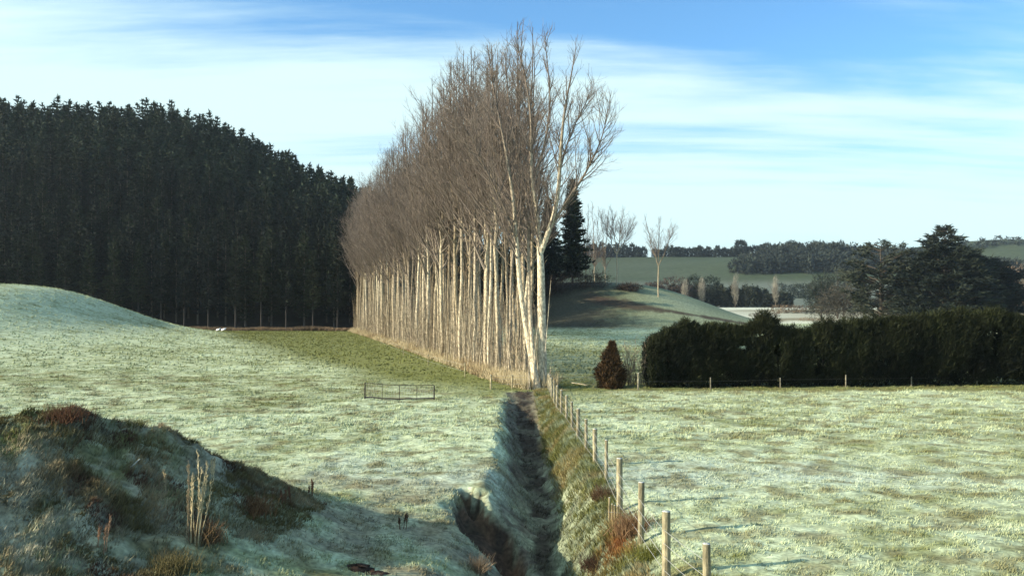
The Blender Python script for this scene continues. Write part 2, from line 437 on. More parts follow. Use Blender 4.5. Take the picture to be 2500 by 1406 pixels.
def zall(x, y):
    return float(np.maximum(zground(np.array([x]), np.array([y]))[0], zfar(np.array([x]), np.array([y]))[0] if y > 385 else -9))

# ------------------------------------------------------------------ grass (stuff)
def blades(x, y, n, h, w, tipgain=1.10, colj=0.16, lean=(0.35, 0.1), fn=zone, seed=1, basegain=.75):
    r = np.random.default_rng(seed)
    x = np.repeat(x, n) + r.normal(0, 0.05, len(x) * n); y = np.repeat(y, n) + r.normal(0, 0.05, len(y) * n)
    hh = np.repeat(h, n) * r.uniform(.5, 1.15, len(x)); ww = np.repeat(w, n)
    z = zground(x, y) - 0.01
    az = r.uniform(0, 2 * math.pi, len(x)); ln = r.uniform(0.1, 0.8, len(x))
    D = np.stack([np.cos(az) * ln + lean[0], np.sin(az) * ln + lean[1], np.ones(len(x))], -1); D = unit(D)
    P = np.stack([x, y, z], -1)
    c = fn(x, y) * (1 + r.normal(0, colj, len(x)))[:, None]
    V, T, K = tri_spikes(P, D, hh, ww, c, r)
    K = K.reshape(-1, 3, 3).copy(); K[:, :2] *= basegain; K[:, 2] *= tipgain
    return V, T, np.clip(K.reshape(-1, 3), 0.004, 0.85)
def frustum_pts(n, y0, y1, r, margin=1.2, p=1.0):
    y = y0 + (y1 - y0) * r.random(n) ** p
    x = (r.random(n) * 2 - 1) * (y * 0.5952 * 1.06 + margin)
    return x, y
def merge(L):
    V = []; T = []; K = []; o = 0
    for v, t, k in L:
        V.append(v); T.append(t + o); K.append(k); o += len(v)
    return np.concatenate(V), np.concatenate(T), np.concatenate(K)
r = np.random.default_rng(5)
L = []
x, y = frustum_pts(34000, 11, 32, r)
keep = scar(x, y) < .2; x, y = x[keep], y[keep]
clump = fbm(x * 1.7, y * 2.2, 88, 2)
keep = r.random(len(x)) < np.clip((clump - .32) * 3.2, 0.12, 1); x, y = x[keep], y[keep]
dd = np.clip(ditch(x, y), 0, 1); mm = np.clip(mound(x, y), 0, 1)
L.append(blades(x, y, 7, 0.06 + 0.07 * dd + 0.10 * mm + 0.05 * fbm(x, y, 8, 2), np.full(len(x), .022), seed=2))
x, y = frustum_pts(42000, 32, 64, r)
keep = r.random(len(x)) < np.clip((fbm(x * 1.1, y * 1.4, 89, 2) - .33) * 3.2, 0.12, 1); x, y = x[keep], y[keep]
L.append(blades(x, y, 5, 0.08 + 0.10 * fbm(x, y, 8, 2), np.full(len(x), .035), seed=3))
x, y = frustum_pts(36000, 62, 168, r, p=.8)
keep = (x < 60); x, y = x[keep], y[keep]
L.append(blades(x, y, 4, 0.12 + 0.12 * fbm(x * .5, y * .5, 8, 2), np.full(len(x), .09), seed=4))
x = r.uniform(-13, -4.4, 30000); y = r.uniform(9, 22, 30000); kp = (mound(x, y) > .3) & (fbm(x * .9, y * .9, 97, 2) > .34); x, y = x[kp], y[kp]
def moundcol(x, y):
    n = fbm(x * 1.0, y * 1.0, 98, 2)
    c = lerp(np.broadcast_to(np.array([.14, .12, .05]), x.shape + (3,)), np.array([.42, .34, .21]), np.clip((n - .4) * 2.5, 0, 1))
    c = lerp(c, np.array([.50, .48, .36]), np.clip((vnoise(x * 3, y * 3, 96) - .4) * 2.2, 0, .9) * sstep(18, 14, y - .2 * x - 1.5))
    return lerp(c, np.array([.10, .05, .035]), np.clip((fbm(x * 1.6, y * 1.6, 95, 2) - .6) * 6, 0, .9))
L.append(blades(x, y, 7, 0.05 + 0.15 * fbm(x * 1.3, y * 1.3, 99, 2), np.full(len(x), .018), fn=moundcol, seed=12, lean=(.5, 0)))
V, T, K = merge(L)
tag(obj('grass', mesh('grass', V, None, T, K, [M_BLADE], smooth=False)), 'short frosted pasture grass covering the paddocks', 'grass', kind='stuff')

# long unfrosted bank grass by the fence, and dead grass under the poplars
r = np.random.default_rng(6)
y = r.uniform(15, 50, 8000); x = r.uniform(1.35, 2.7, 8000)
kp = (x + r.normal(0, .3, 8000) > 1.4 + .75 * sstep(36, 22, y)) | (r.random(8000) < .15); x, y = x[kp], y[kp]
def bankcol(x, y):
    n = fbm(x * 1.2, y * 1.2, 71, 2)
    c = lerp(np.broadcast_to(np.array([0.17, 0.175, 0.055]), x.shape + (3,)), np.array([0.34, 0.26, 0.12]), np.clip((n - .42) * 2.5, 0, 1))
    c = lerp(c, np.array([.36, .42, .30]), np.clip((vnoise(x * 5, y * 4, 73) - .55) * 2.5, 0, .8))
    return lerp(c, np.array([0.33, 0.13, 0.05]), np.clip(1 - np.hypot(x - 2.45, (y - 19.3) * .8) / 0.9, 0, 1))
L = [blades(x, y, 8, 0.13 + 0.20 * fbm(x * .9, y * .9, 14, 2), np.full(len(x), .022), fn=bankcol, seed=7, lean=(-.45, -.15))]
tag(obj('bank_grass', mesh('bank_grass', *[merge(L)[0], None, merge(L)[1], merge(L)[2]], [M_BLADE], smooth=False)), 'long olive and tan grass on the sunlit ditch bank below the fence', 'grass', kind='stuff')
r = np.random.default_rng(8)
y = r.uniform(51.2, 166, 16000); x = row_x(y) + r.uniform(0, 1, 16000) * (2.2 + 2.6 * sstep(56, 66, y)) - 1.3 - .5 * sstep(52, 58, y)
def deadcol(x, y):
    n = fbm(x * .8, y * .8, 15, 2)
    return lerp(np.broadcast_to(np.array([0.52, 0.44, 0.28]), x.shape + (3,)), np.array([0.34, 0.25, 0.14]), np.clip((n - .4) * 2.5, 0, 1))
L = [blades(x, y, 5, 0.35 + 1.15 * fbm(x * .7, y * .7, 16, 2) * sstep(-1.9, -.4, x - row_x(y)), np.full(len(x), .05), fn=deadcol, seed=9, lean=(.1, 0))]
V, T, K = merge(L)
tag(obj('dead_grass', mesh('dead_grass', V, None, T, K, [M_BLADE], smooth=False)), 'pale dead grass and suckers along the foot of the poplar rows', 'grass', kind='stuff')

# ------------------------------------------------------------------ poplars
PALE = np.array([0.62, 0.555, 0.43]); MID = np.array([0.25, 0.205, 0.165]); TWIG = np.array([0.16, 0.130, 0.112])
TV = [np.array([.45, .42, .42]), np.array([.7, .68, .68]), np.array([1., 1., 1.]), np.array([1.5, 1.5, 1.45]), np.array([2.3, 2.3, 2.2])]
def barkcol(rad):
    t = (np.clip((np.asarray(rad) - 0.025) / 0.10, 0, 1) ** 1.3)[..., None]
    return TWIG * (1 - t) ** 1 + (MID * (1 - t) + PALE * t) * t
def grow(r, p0, d0, L, n, up, wob):
    """curving polyline of n points starting at p0 in direction d0, bending upward"""
    P = [np.array(p0, float)]; d = np.array(d0, float)
    for i in range(n - 1):
        d = d + np.array([0, 0, up]) + r.normal(0, wob, 3); d /= np.linalg.norm(d)
        P.append(P[-1] + d * L / (n - 1))
    return np.array(P)
def at(P, s):
    i = min(int(s * (len(P) - 1)), len(P) - 2); u = s * (len(P) - 1) - i
    return P[i] * (1 - u) + P[i + 1] * u, unit(P[i + 1] - P[i])
def dirat(t, r, ang, az=None):
    az = r.uniform(0, 2 * math.pi) if az is None else az
    ref = np.array([1., 0, 0]) if abs(t[0]) < .7 else np.array([0, 1., 0])
    a_ = unit(np.cross(t, ref)); b_ = np.cross(t, a_)
    return math.cos(ang) * t + math.sin(ang) * (math.cos(az) * a_ + math.sin(az) * b_)
def poplar(seed, H, leaders=None, zc=8.5, lmax=6.0, nl=34, r0=.24, dens=1.0, twr=1.0, angs=(28, 50), snags=60, suckers=15):
    r = np.random.default_rng(seed)
    tr = Tubes(); cr = Tubes()
    if leaders is None:
        m = 14
        zz_ = np.linspace(0, H, m)
        lx = r.normal(0, .35); ly = r.normal(0, .25)
        wx = np.cumsum(r.normal(0, .07, m)); wy = np.cumsum(r.normal(0, .07, m)); wx -= wx[0]; wy -= wy[0]
        P = np.stack([wx + lx * (zz_ / H) ** 1.4, wy + ly * (zz_ / H) ** 1.4, zz_], -1)
        leaders = [(P, r0 * (1 - (zz_ / H)) ** .85 + .018, 0.0)]
        if r.random() < .75:
            s0 = r.uniform(.25, .5); p, t = at(P, s0)
            q = grow(r, p, dirat(np.array([0, 0, 1.]), r, math.radians(r.uniform(7, 15))), H * (1 - s0) * .86, 10, .05, .02)
            rr = np.interp(s0, zz_ / H, leaders[0][1]) * .72
            leaders.append((q, rr * (1 - np.linspace(0, 1, 10)) ** .85 + .016, s0))
    for P, R, _ in leaders:
        R = np.asarray(R)
        tr.add(P, R, barkcol(R), 9)
    flare = leaders[0]
    top = max(P[-1, 2] for P, _, _ in leaders)
    ga = r.uniform(0, 6)
    for li, (P, R, _) in enumerate(leaders):
        R = np.asarray(R)
        n = int(nl * (1.0 if li == 0 else .6))
        for i in range(n):
            s = r.uniform(0.02, .985)
            p, t = at(P, s)
            if p[2] < zc: 
                s = r.uniform(.3, .98); p, t = at(P, s)
                if p[2] < zc - r.uniform(0, 2.0): continue
            q = np.clip((p[2] - zc) / (top - zc), 0, 1)
            ga += 2.4
            Ln = (lmax * (1 - q) ** .9 + .6) * r.uniform(.6, 1.1)
            rb = min(np.interp(s, np.linspace(0, 1, len(R)), R) * .5, .010 + Ln * .0095)
            B = grow(r, p, dirat(t, r, math.radians(r.uniform(*angs)), ga), Ln, 7, .15, .045)
            rbv = rb * (1 - np.linspace(0, 1, 7)) ** .8 + .007
            cr.add(B, rbv, barkcol(rbv), 5)
            nb = max(2, int(Ln * 1.35 * dens))
            for j in range(nb):
                s2 = r.uniform(.15, .95); p2, t2 = at(B, s2)
                L2 = (Ln * .38 * (1 - s2 * .5) + .3) * r.uniform(.6, 1.1)
                B2 = grow(r, p2, dirat(t2, r, math.radians(r.uniform(25, 50))), L2, 4, .10, .07)
                rv = np.array([.010, .008, .0065, .005]) * (1 + L2 * .35) * twr
                cr.add(B2, rv, barkcol(rv), 3)
                for k_ in range(max(2, int(L2 * 3.0 * dens))):
                    p3, t3 = at(B2, r.uniform(.1, 1)); L3 = r.uniform(.25, .75)
                    d3 = dirat(t3, r, math.radians(r.uniform(20, 50))) + np.array([0, 0, .25])
                    d3 = unit(d3); q3 = p3 + d3 * L3 * .55
                    cr.add([p3, q3, q3 + unit(d3 + np.array([0, 0, .3]) + r.normal(0, .12, 3)) * L3 * .45], np.array([.0075, .006, .004]) * twr, TWIG * TV[r.integers(5)], 3)
            for k_ in range(int(Ln * 1.6)):
                p3, t3 = at(B, r.uniform(.3, 1)); L3 = r.uniform(.3, .8)
                d3 = unit(dirat(t3, r, math.radians(r.uniform(25, 50))) + np.array([0, 0, .2])); q3 = p3 + d3 * L3 * .5
                cr.add([p3, q3, q3 + unit(d3 + np.array([0, 0, .3])) * L3 * .5], np.array([.008, .0065, .004]) * twr, TWIG, 3)
        # slim suckers rising from the root
        for i in range(suckers if li == 0 else 0):
            a_ = r.uniform(0, 6.28); b_ = P[0] + np.array([math.cos(a_), math.sin(a_), 0]) * r.uniform(.25, .95)
            hS = r.uniform(1.5, 7.5); rS = .012 + hS * .0035
            G_ = grow(r, b_, (r.normal(0, .06), r.normal(0, .06), 1), hS, 7, .02, .025)
            tr.add(G_, rS * (1 - np.linspace(0, 1, 7) * .75), PALE * r.uniform(.55, .95), 4)
            for j in range(7):
                p_, t_ = at(G_, r.uniform(.2, .98)); tr.add(grow(r, p_, dirat(t_, r, r.uniform(.4, .9)), r.uniform(.3, .9), 3, .15, .1), [.008, .006, .004], MID * r.uniform(.6, 1.3), 3)
        # epicormic shoots and dead snags on the clear stem
        for i in range(snags if li == 0 else snags // 2):
            s = r.uniform(.05, .6); p, t = at(P, s)
            L3 = r.uniform(.2, 1.3); d3 = dirat(t, r, math.radians(r.uniform(30, 75)))
            tr.add(grow(r, p, d3, L3, 4, .16, .1), np.array([.020, .015, .010, .006]), [np.array([.12, .09, .07]), np.array([.30, .24, .16]), np.array([.42, .35, .24])][i % 3], 3)
        for i in range(8):
            p3, t3 = at(P, r.uniform(.88, 1)); L3 = r.uniform(.3, .7); d3 = unit(dirat(t3, r, .35) + np.array([0, 0, .2]))
            cr.add([p3, p3 + d3 * L3 * .5, p3 + d3 * L3], np.array([.009, .007, .004]) * twr, TWIG, 3)
    # knots on the bark: little collars, and a root flare
    return tr.mesh('trunk', M_PALEBARK), cr.mesh('crown', M_TWIG), H

variants = [poplar(100 + i, 24.5, zc=7.6 + (i % 4) * 1.1, nl=33 + 3 * (i % 3), lmax=6.2 + .6 * (i % 2), r0=.108 + .024 * (i % 3), dens=1.0, angs=(30, 60)) for i in range(7)]
thin = [poplar(140 + i, 24.0, zc=9.0, nl=22, lmax=4.8, r0=.09, snags=60, dens=1.0, angs=(28, 58)) for i in range(3)]

ORD = ['first', 'second', 'third', 'fourth', 'fifth', 'sixth', 'seventh', 'eighth', 'ninth', 'tenth', 'eleventh', 'twelfth', 'thirteenth', 'fourteenth', 'fifteenth', 'sixteenth', 'seventeenth', 'eighteenth', 'nineteenth']
TENS = {20: 'twent', 30: 'thirt', 40: 'fort', 50: 'fift', 60: 'sixt', 70: 'sevent', 80: 'eight', 90: 'ninet'}
def ordinal(n):
    if n < 20: return ORD[n - 1]
    t, u = n // 10 * 10, n % 10
    return TENS[t] + 'ieth' if u == 0 else TENS[t] + 'y-' + ORD[u - 1]
def tree(name, v, loc, rot, sc, **k):
    e = empty(name, loc, rot, sc, **k)
    obj('trunk', v[0], e); obj('crown', v[1], e)
    return e
# the two edge trees at the camera end of the row are modelled from their own outlines
D0 = 52.0
def pl(pts, d=D0, ys=None):
    P = np.array([px(a_, b_, d + (0 if ys is None else ys[i])) for i, (a_, b_) in enumerate(pts)])
    return P
def leader(pts, radii, ys=None, d=D0, base=None, n=14):
    P = pl(pts, d, ys) - base
    t0 = np.linspace(0, 1, len(P)); t1 = np.linspace(0, 1, n)
    Pn = np.stack([np.interp(t1, t0, P[:, i]) for i in range(3)], -1)
    Pn[1:-1] = (Pn[:-2] + Pn[2:] + 2 * Pn[1:-1]) / 4
    return Pn, np.interp(t1, np.linspace(0, 1, len(radii)), radii), 0
b1 = px(1322, 950, D0); b1[2] = zall(b1[0], b1[1]) - .05
hero = [
    leader([(1322, 952), (1324, 860), (1322, 760), (1321, 660), (1317, 590), (1309, 500), (1296, 420), (1300, 300), (1284, 190), (1256, 88)], [.36, .27, .25, .22, .17, .13, .10, .07, .045, .02], None, base=b1, n=22),
    leader([(1319, 620), (1345, 552), (1364, 480), (1368, 380), (1376, 280), (1392, 200), (1406, 118)], [.17, .15, .12, .10, .07, .045, .02], [0, -.3, -.6, -.9, -1.1, -1.3, -1.5], base=b1),
    leader([(1350, 545), (1392, 480), (1432, 420), (1460, 362), (1474, 322), (1482, 280)], [.09, .075, .06, .045, .03, .014], [-.3, -.7, -1.2, -1.6, -1.9, -2.2], base=b1),
    leader([(1366, 420), (1385, 350), (1410, 290), (1438, 236)], [.06, .05, .03, .014], [-.8, -.6, -.4, 0], base=b1),
    leader([(1300, 450), (1330, 360), (1345, 250), (1336, 150), (1330, 92)], [.09, .07, .05, .035, .016], [0, .5, .9, 1.2, 1.4], base=b1),
]
hero_m = poplar(900, 22, leaders=hero, zc=7.6, lmax=3.0, nl=52, dens=1.7, snags=16, suckers=3, angs=(22, 48))
e = tree('poplar_tree', hero_m, b1, 0, 1.0, label='stoutest bare poplar, with a forked smooth cream trunk, beside the ditch', cat='poplar tree', group='bare poplars in the double row')
b2 = px(1311, 950, D0 - .6); b2[2] = zall(b2[0], b2[1]) - .05
hero2 = [
    leader([(1312, 950), (1303, 900), (1290, 830), (1274, 740), (1265, 650), (1260, 560), (1250, 450), (1228, 330), (1204, 220), (1190, 110)], [.26, .20, .18, .155, .14, .12, .10, .07, .045, .02], [0, .2, .5, .8, 1, 1.2, 1.4, 1.6, 1.8, 2], base=b2, d=D0 - .6, n=20),
    leader([(1306, 915), (1296, 800), (1292, 700), (1290, 600), (1290, 480), (1262, 360), (1240, 250), (1232, 120)], [.13, .115, .10, .09, .08, .06, .04, .018], [0, .4, .9, 1.4, 1.8, 2.2, 2.4, 2.6], base=b2, d=D0 - .6, n=18),
    leader([(1262, 600), (1238, 520), (1200, 440), (1168, 380), (1140, 320)], [.09, .07, .055, .04, .016], [1.1, .9, .5, .2, 0], base=b2, d=D0 - .6),
]
hero2_m = poplar(901, 22, leaders=hero2, zc=8.2, lmax=3.8, nl=46, dens=1.5, snags=26, suckers=5)
tree('poplar_tree', hero2_m, b2, 0, 1.0, label='bare poplar leaning away from the stoutest one, its stem splitting close to the ground', cat='poplar tree', group='bare poplars in the double row')
yy = 54.0; i = 0
hscale = lambda y: np.interp(y, [52, 58, 66, 80, 100, 130, 165], [.90, .96, 1.01, 1.05, 1.06, 1.04, 1.02])
while yy < 163:
    i += 1
    X_ = row_x(yy) + rng.normal(0, .22)
    v = variants[int(rng.integers(7))] if rng.random() < .7 else thin[int(rng.integers(3))]
    tree('poplar_tree', v, (X_, yy, zall(X_, yy) - .05), rng.uniform(0, 6.28), float(hscale(yy) * rng.uniform(.94, 1.05)),
         label='bare poplar, %s in the sunlit front line behind the two edge trees' % ordinal(i), cat='poplar tree', group='bare poplars in the double row')
    yy += rng.uniform(1.0, 1.6)
yy = 61.5; i = 0
while yy < 163:
    i += 1
    X_ = row_x(yy) + 2.5 + rng.normal(0, .25)
    if i > 1:
        v = variants[int(rng.integers(7))] if rng.random() < .5 else thin[int(rng.integers(3))]
        tree('poplar_tree', v, (X_, yy, zall(X_, yy) - .05), rng.uniform(0, 6.28), float(hscale(yy) * rng.uniform(.9, 1.0)),
             label='bare pale-barked poplar, %s in the shaded second line of the row' % ordinal(i - 1), cat='poplar tree', group='bare poplars in the double row')
    yy += rng.uniform(1.5, 2.2)

# ------------------------------------------------------------------ pines
def pine(seed, H, R, zb=4.0, step=.62, nbr=7, cl=(4, 3), tilt=.25, size=.62, colr=((.016, .026, .018), (.035, .052, .028)), width=.30, ragged=.25, power=.85, flat=0.0):
    r = np.random.default_rng(seed)
    P = []; D = []
    z = zb
    br = Tubes()
    while z < H - .3:
        q = (z - zb) / (H - zb)
        Rz = (R * (1 - q) ** power + .18) * r.uniform(1 - ragged, 1 + ragged * .6)
        if q < .12: Rz *= .55 + q * 4
        n = nbr if q < .8 else 5
        a0 = r.uniform(0, 6.28)
        for j in range(n):
            a_ = a0 + j * 6.283 / n + r.normal(0, .22)
            Lb = Rz * r.uniform(.7, 1.12)
            o = np.array([math.cos(a_), math.sin(a_), 0])
            up = tilt * (0.4 + q) + r.normal(0, .05)
            nc = max(2, int(cl[0] * (Lb / R) ** .5 + 1))
            br.add([np.array([0, 0, z]), o * Lb * .5 + [0, 0, z + Lb * up * .35], o * Lb + [0, 0, z + Lb * up]], [.05, .03, .012], (.05, .04, .03), 3)
            for c_ in range(nc):
                s = (c_ + .6 + r.uniform(-.3, .3)) / nc
                p = o * Lb * s + np.array([0, 0, z + Lb * up * s ** 1.4]) + r.normal(0, .12, 3)
                for k_ in range(cl[1]):
                    d = o * r.uniform(.4, 1.2) + r.normal(0, .45, 3) + np.array([0, 0, .35 * (1 - flat)])
                    d[2] *= (1 - .8 * flat)
                    P.append(p); D.append(d)
        z += step * r.uniform(.8, 1.25)
    for k_ in range(14):
        P.append([0, 0, H - r.uniform(0, 1.4)]); D.append([r.normal(0, .5), r.normal(0, .5), 1])
    P = np.array(P, float); D = unit(np.array(D, float))
    t = r.random((len(P), 1)) ** 1.5
    col = np.array(colr[0]) * (1 - t) + np.array(colr[1]) * t
    V, T, K = tri_spikes(P - D * size * .25, D, size * r.uniform(.8, 1.5, len(P)), width * r.uniform(.8, 1.3, len(P)), col, r)
    BV, BQ, BK = br.arrays()
    o = len(V)
    V2 = np.concatenate([V, BV]); K2 = np.concatenate([K, BK])
    return (V2, BQ + o, T, K2, H)
def pine_meshes(seed, H, R, trunk_r=.2, tcol=(.10, .085, .07), **k):
    V, Q_, T, K, _ = pine(seed, H, R, **k)
    cm = mesh('crown', V, Q_, T, K, [M_PINE], smooth=False)
    tb = Tubes(); zz_ = np.linspace(0, H - .2, 8)
    tb.add(np.stack([zz_ * 0, zz_ * 0, zz_], -1), trunk_r * (1 - zz_ / H) + .02, tcol, 7)
    return tb.mesh('trunk', M_DARKBARK), cm
PV = [pine_meshes(300 + i, 19, 2.9 + .25 * (i % 3), zb=1.6 + (i % 2) * .7, power=.62) for i in range(6)]
PE = [pine_meshes(320 + i, 19, 2.7, zb=5.0 + .5 * i, tcol=(.04, .036, .034)) for i in range(3)]
spots = []
r = np.random.default_rng(77)
# edge line along the paddock
xx = -150.0
while xx < 3:
    spots.append((xx, 169.0 + r.uniform(-.6, .8), 'edge')); xx += r.uniform(4.2, 5.6)
yy = 173.5
while yy < 300:
    stp = 5.2 if yy < 240 else 4.4
    xx = -yy * .92 - 4
    while xx < 6 - max(0, yy - 215) * .5:
        spots.append((xx + r.normal(0, .9), yy + r.normal(0, .9), 'slope'))
        xx += stp * r.uniform(.85, 1.2)
    yy += stp * .92
# hidden from the photo's camera behind the paddock hillock's crest: leave out what stands below it
def visible(x, y, z):
    dm = np.linspace(.3, .98, 60); gx = x * dm; gy = y * dm
    line = EYE + (z - EYE) * dm
    return np.all(line > zground(gx, gy))
def skyl(x, y):
    """whether the tree's top stands near the hill's outline"""
    k_ = np.linspace(1.02, 1.6, 25); yy_ = y * k_; xx_ = x * k_
    zz_ = np.interp(xx_, HX, HH) * np.clip((yy_ - 166) / 108, 0, 1) + 17
    zz_ = np.where(yy_ > 290, 0, zz_)
    return ((zwood(x, y) + 20 - EYE) / y) > np.max((zz_ - EYE) / yy_) - .012
spots = [s for s in spots if visible(s[0], s[1], float(zwood(s[0], s[1])) + 17)]
spots.sort(key=lambda s: s[1] + (1000 if s[0] < -s[1] * .625 - 3 else 0))
print('pines', len(spots))
stuffV = []; 
LOWP = [pine(340 + i, 18, 3.3, zb=2, step=.85, nbr=7, cl=(3, 2), size=.85, width=.42, power=.6) for i in range(3)]
sv, sq, st_, sk, so_ = [], [], [], [], 0
for n_, (X_, Y_, kd) in enumerate(spots):
    z_ = float(zwood(X_, Y_))
    sc_ = r.uniform(.86, 1.02) * (1.0 if kd == 'slope' else .95)
    if r.random() < .06: sc_ *= 1.10
    if n_ < 300:
        pv = PE[int(r.integers(3))] if kd == 'edge' else PV[int(r.integers(6))]
        if kd == 'edge': lab = 'pine in the plantation edge line, its bare grey stem at the paddock margin'
        elif skyl(X_, Y_): lab = 'dark pine whose pointed top stands on the skyline of the wooded hill'
        else: lab = 'dense dark pine on the shaded slope of the wooded hill, below the skyline'
        e = empty('pine_tree', (X_, Y_, z_ - .1), r.uniform(0, 6.28), float(sc_), label=lab, cat='pine tree', group='dark pines of the hillside plantation')
        obj('trunk', pv[0], e); obj('crown', pv[1], e)
    else:
        V, Q_, T, K, _ = LOWP[int(r.integers(3))]
        a_ = r.uniform(0, 6.28); ca, sa = math.cos(a_), math.sin(a_)
        R_ = np.array([[ca, -sa, 0], [sa, ca, 0], [0, 0, 1]])
        sv.append((V * sc_) @ R_.T + [X_, Y_, z_]); sq.append(Q_ + so_); st_.append(T + so_); sk.append(K); so_ += len(V)
if sv:
    tag(obj('far_pines', mesh('far_pines', np.concatenate(sv), np.concatenate(sq), np.concatenate(st_), np.concatenate(sk), [M_NEEDLE], smooth=False)),
        'uppermost mass of dark pines closing the plantation along its ridge', 'pine wood', kind='stuff')

# ------------------------------------------------------------------ conifers and bare trees beyond the poplars
def single_pine(seed, p, H, R, label, **k):
    m = pine_meshes(seed, H, R, **k)
    e = empty('pine_tree', (p[0], p[1], zall(p[0], p[1]) - .1), 0, 1.0, label=label, cat='pine tree')
    obj('trunk', m[0], e); obj('crown', m[1], e)
single_pine(401, px(1398, 700, 186), 23.0, 4.3, 'tall ragged dark pine standing alone just past the end of the poplars', zb=1.8, step=.62, nbr=9, cl=(7, 5), tilt=.12, size=.9, width=.4, ragged=.35)
single_pine(402, px(1340, 700, 184), 19.5, 4.2, 'dark pine showing behind the forked poplar trunk, partly hidden by it', zb=1.2, step=.62, nbr=9, cl=(7, 5), tilt=.12, size=.9, width=.4, ragged=.35)
single_pine(403, px(1290, 700, 182), 18.5, 4.4, 'dark pine glimpsed through the poplar crowns behind the forked tree', zb=1.5, step=.7, nbr=8, cl=(6, 5), tilt=.12, size=.9, width=.4, ragged=.35)
def vase(seed, h, fork, targets, r0):
    """leaders of an open tree: a stem to the fork height, then one leader to each (dx, dy, z) target"""
    r = np.random.default_rng(seed); z = np.linspace(0, fork, 6)
    w = np.cumsum(r.normal(0, .05, 6)); L = [(np.stack([w, w * .5, z], -1), np.linspace(r0, r0 * .75, 6), 0)]
    top_ = L[0][0][-1]
    for tx, ty, tz in targets:
        u = np.linspace(0, 1, 10)[:, None]; T_ = np.array([tx, ty, tz])
        P = top_ * (1 - u) + T_ * u; P[:, 2] = top_[2] + (tz - top_[2]) * u[:, 0] ** 1.15; P[1:-1] += r.normal(0, .1, (8, 3))
        L.append((P, r0 * .6 * (1 - u[:, 0]) ** .8 + .02, 0))
    return L
bt = [
    (1430, 702, 190, 17.5, 'thin bare tree close beside the tall ragged pine on the knoll', 3.2, 34, vase(1, 17, 3.5, [(-.8, 0, 16.5), (.7, .3, 17.5)], .12)),
    (1452, 702, 194, 18.5, 'thin bare tree between the tall ragged pine and the spreading bare tree', 3.2, 34, vase(2, 18, 4, [(-.5, 0, 18.0), (1.1, .3, 16.5)], .12)),
    (1478, 700, 192, 16.5, 'slender bare tree crowding the spreading one on the knoll', 2.6, 24, vase(3, 16, 4, [(-1.0, 0, 15.6), (.8, .5, 16.4)], .12)),
    (1506, 716, 186, 16.5, 'spreading bare tree on the crest of the frosted knoll', 4.6, 34, vase(4, 16.5, 6.6, [(-3.4, 0, 15.0), (-1.2, 1, 16.8), (1.4, -.5, 16.2), (3.6, .4, 13.6)], .15)),
    (1608, 742, 180, 18.0, 'lone bare tree with a forked pale stem on the open slope of the knoll', 3.8, 28, vase(5, 18, 6.6, [(-3.0, 0, 17.4), (.3, .6, 16.6), (3.4, 0, 15.2)], .15)),
]
for i, (a_, b_, d_, h_, lab, lm, nl_, L_) in enumerate(bt):
    p = px(a_, b_, d_)
    v = poplar(500 + i, h_, leaders=L_, zc=8.2 if i > 2 else 4.5, lmax=lm, nl=nl_ + 8, dens=1.4, twr=1.05, angs=(25, 50), snags=3, suckers=0)
    tree('bare_tree', v, (p[0], p[1], zall(p[0], p[1]) - .1), 0, 1.0, label=lab, cat='bare tree', group='bare trees on the knoll')

# leaf clouds for rounder shrubs and trees
def cloud(seed, blobs, n, size, width, c0, c1, up=.3, shell=.55, flat=1.0):
    """blobs: (cx, cy, cz, rx, ry, rz)"""
    r = np.random.default_rng(seed)
    B = np.array(blobs, float); vol = (B[:, 3] * B[:, 5]); w = vol / vol.sum()
    k_ = r.choice(len(B), n, p=w)
    d = unit(r.normal(size=(n, 3))); rad = r.uniform(shell, 1.0, (n, 1)) * (1 + .18 * np.sin(d[:, :1] * 7 + k_[:, None]) * np.sin(d[:, 2:] * 6 + 1))
    P = B[k_, :3] + d * rad * B[k_, 3:]
    D = unit(d + r.normal(0, .6, (n, 3)) + np.array([0, 0, up])); D[:, 2] *= flat; D = unit(D)
    t = r.random((n, 1)) ** 1.4
    t = np.clip(t * .7 + .5 * (_hash(np.floor(P[:, 0] / (size * 3)), np.floor(P[:, 2] / (size * 3)) + np.floor(P[:, 1] / (size * 3)) * 31, 4)[:, None] - .3), 0, 1)
    col = np.array(c0) * (1 - t) + np.array(c1) * t
    keep = P[:, 2] > 0.02
    return tri_spikes(P[keep], D[keep], size * r.uniform(.6, 1.4, keep.sum()), width * r.uniform(.7, 1.3, keep.sum()), col[keep], r)
def blobtree(name, p, blobs, n, size, width, c0, c1, trunk=None, seed=1, label='', cat='tree', group=None, **k):
    z0 = zall(p[0], p[1]) - .1
    e = empty(name, (p[0], p[1], z0), 0, 1, label=label, cat=cat, group=group)
    V, T, K = cloud(seed, blobs, n, size, width, c0, c1, **k)
    obj('crown', mesh('crown', V, None, T, K, [M_NEEDLE], smooth=False), e)
    if trunk:
        tb = Tubes(); h_, r_ = trunk; q = np.linspace(0, 1, 6)
        tb.add(np.stack([q * 0, q * 0, q * h_], -1), r_ * (1 - q * .8), (.09, .075, .06), 7)
        for a_ in range(5):
            an = a_ * 1.256 + seed
            tb.add([[0, 0, h_ * .45], [math.cos(an) * h_ * .15, math.sin(an) * h_ * .15, h_ * .65], [math.cos(an) * h_ * .33, math.sin(an) * h_ * .33, h_ * .9]], [r_ * .5, r_ * .35, r_ * .12], (.09, .075, .06), 5)
        obj('trunk', tb.mesh('trunk', M_DARKBARK), e)
    return e
BR0, BR1 = (.035, .026, .022), (.085, .062, .05)
DK0, DK1 = (.012, .020, .016), (.032, .046, .030)
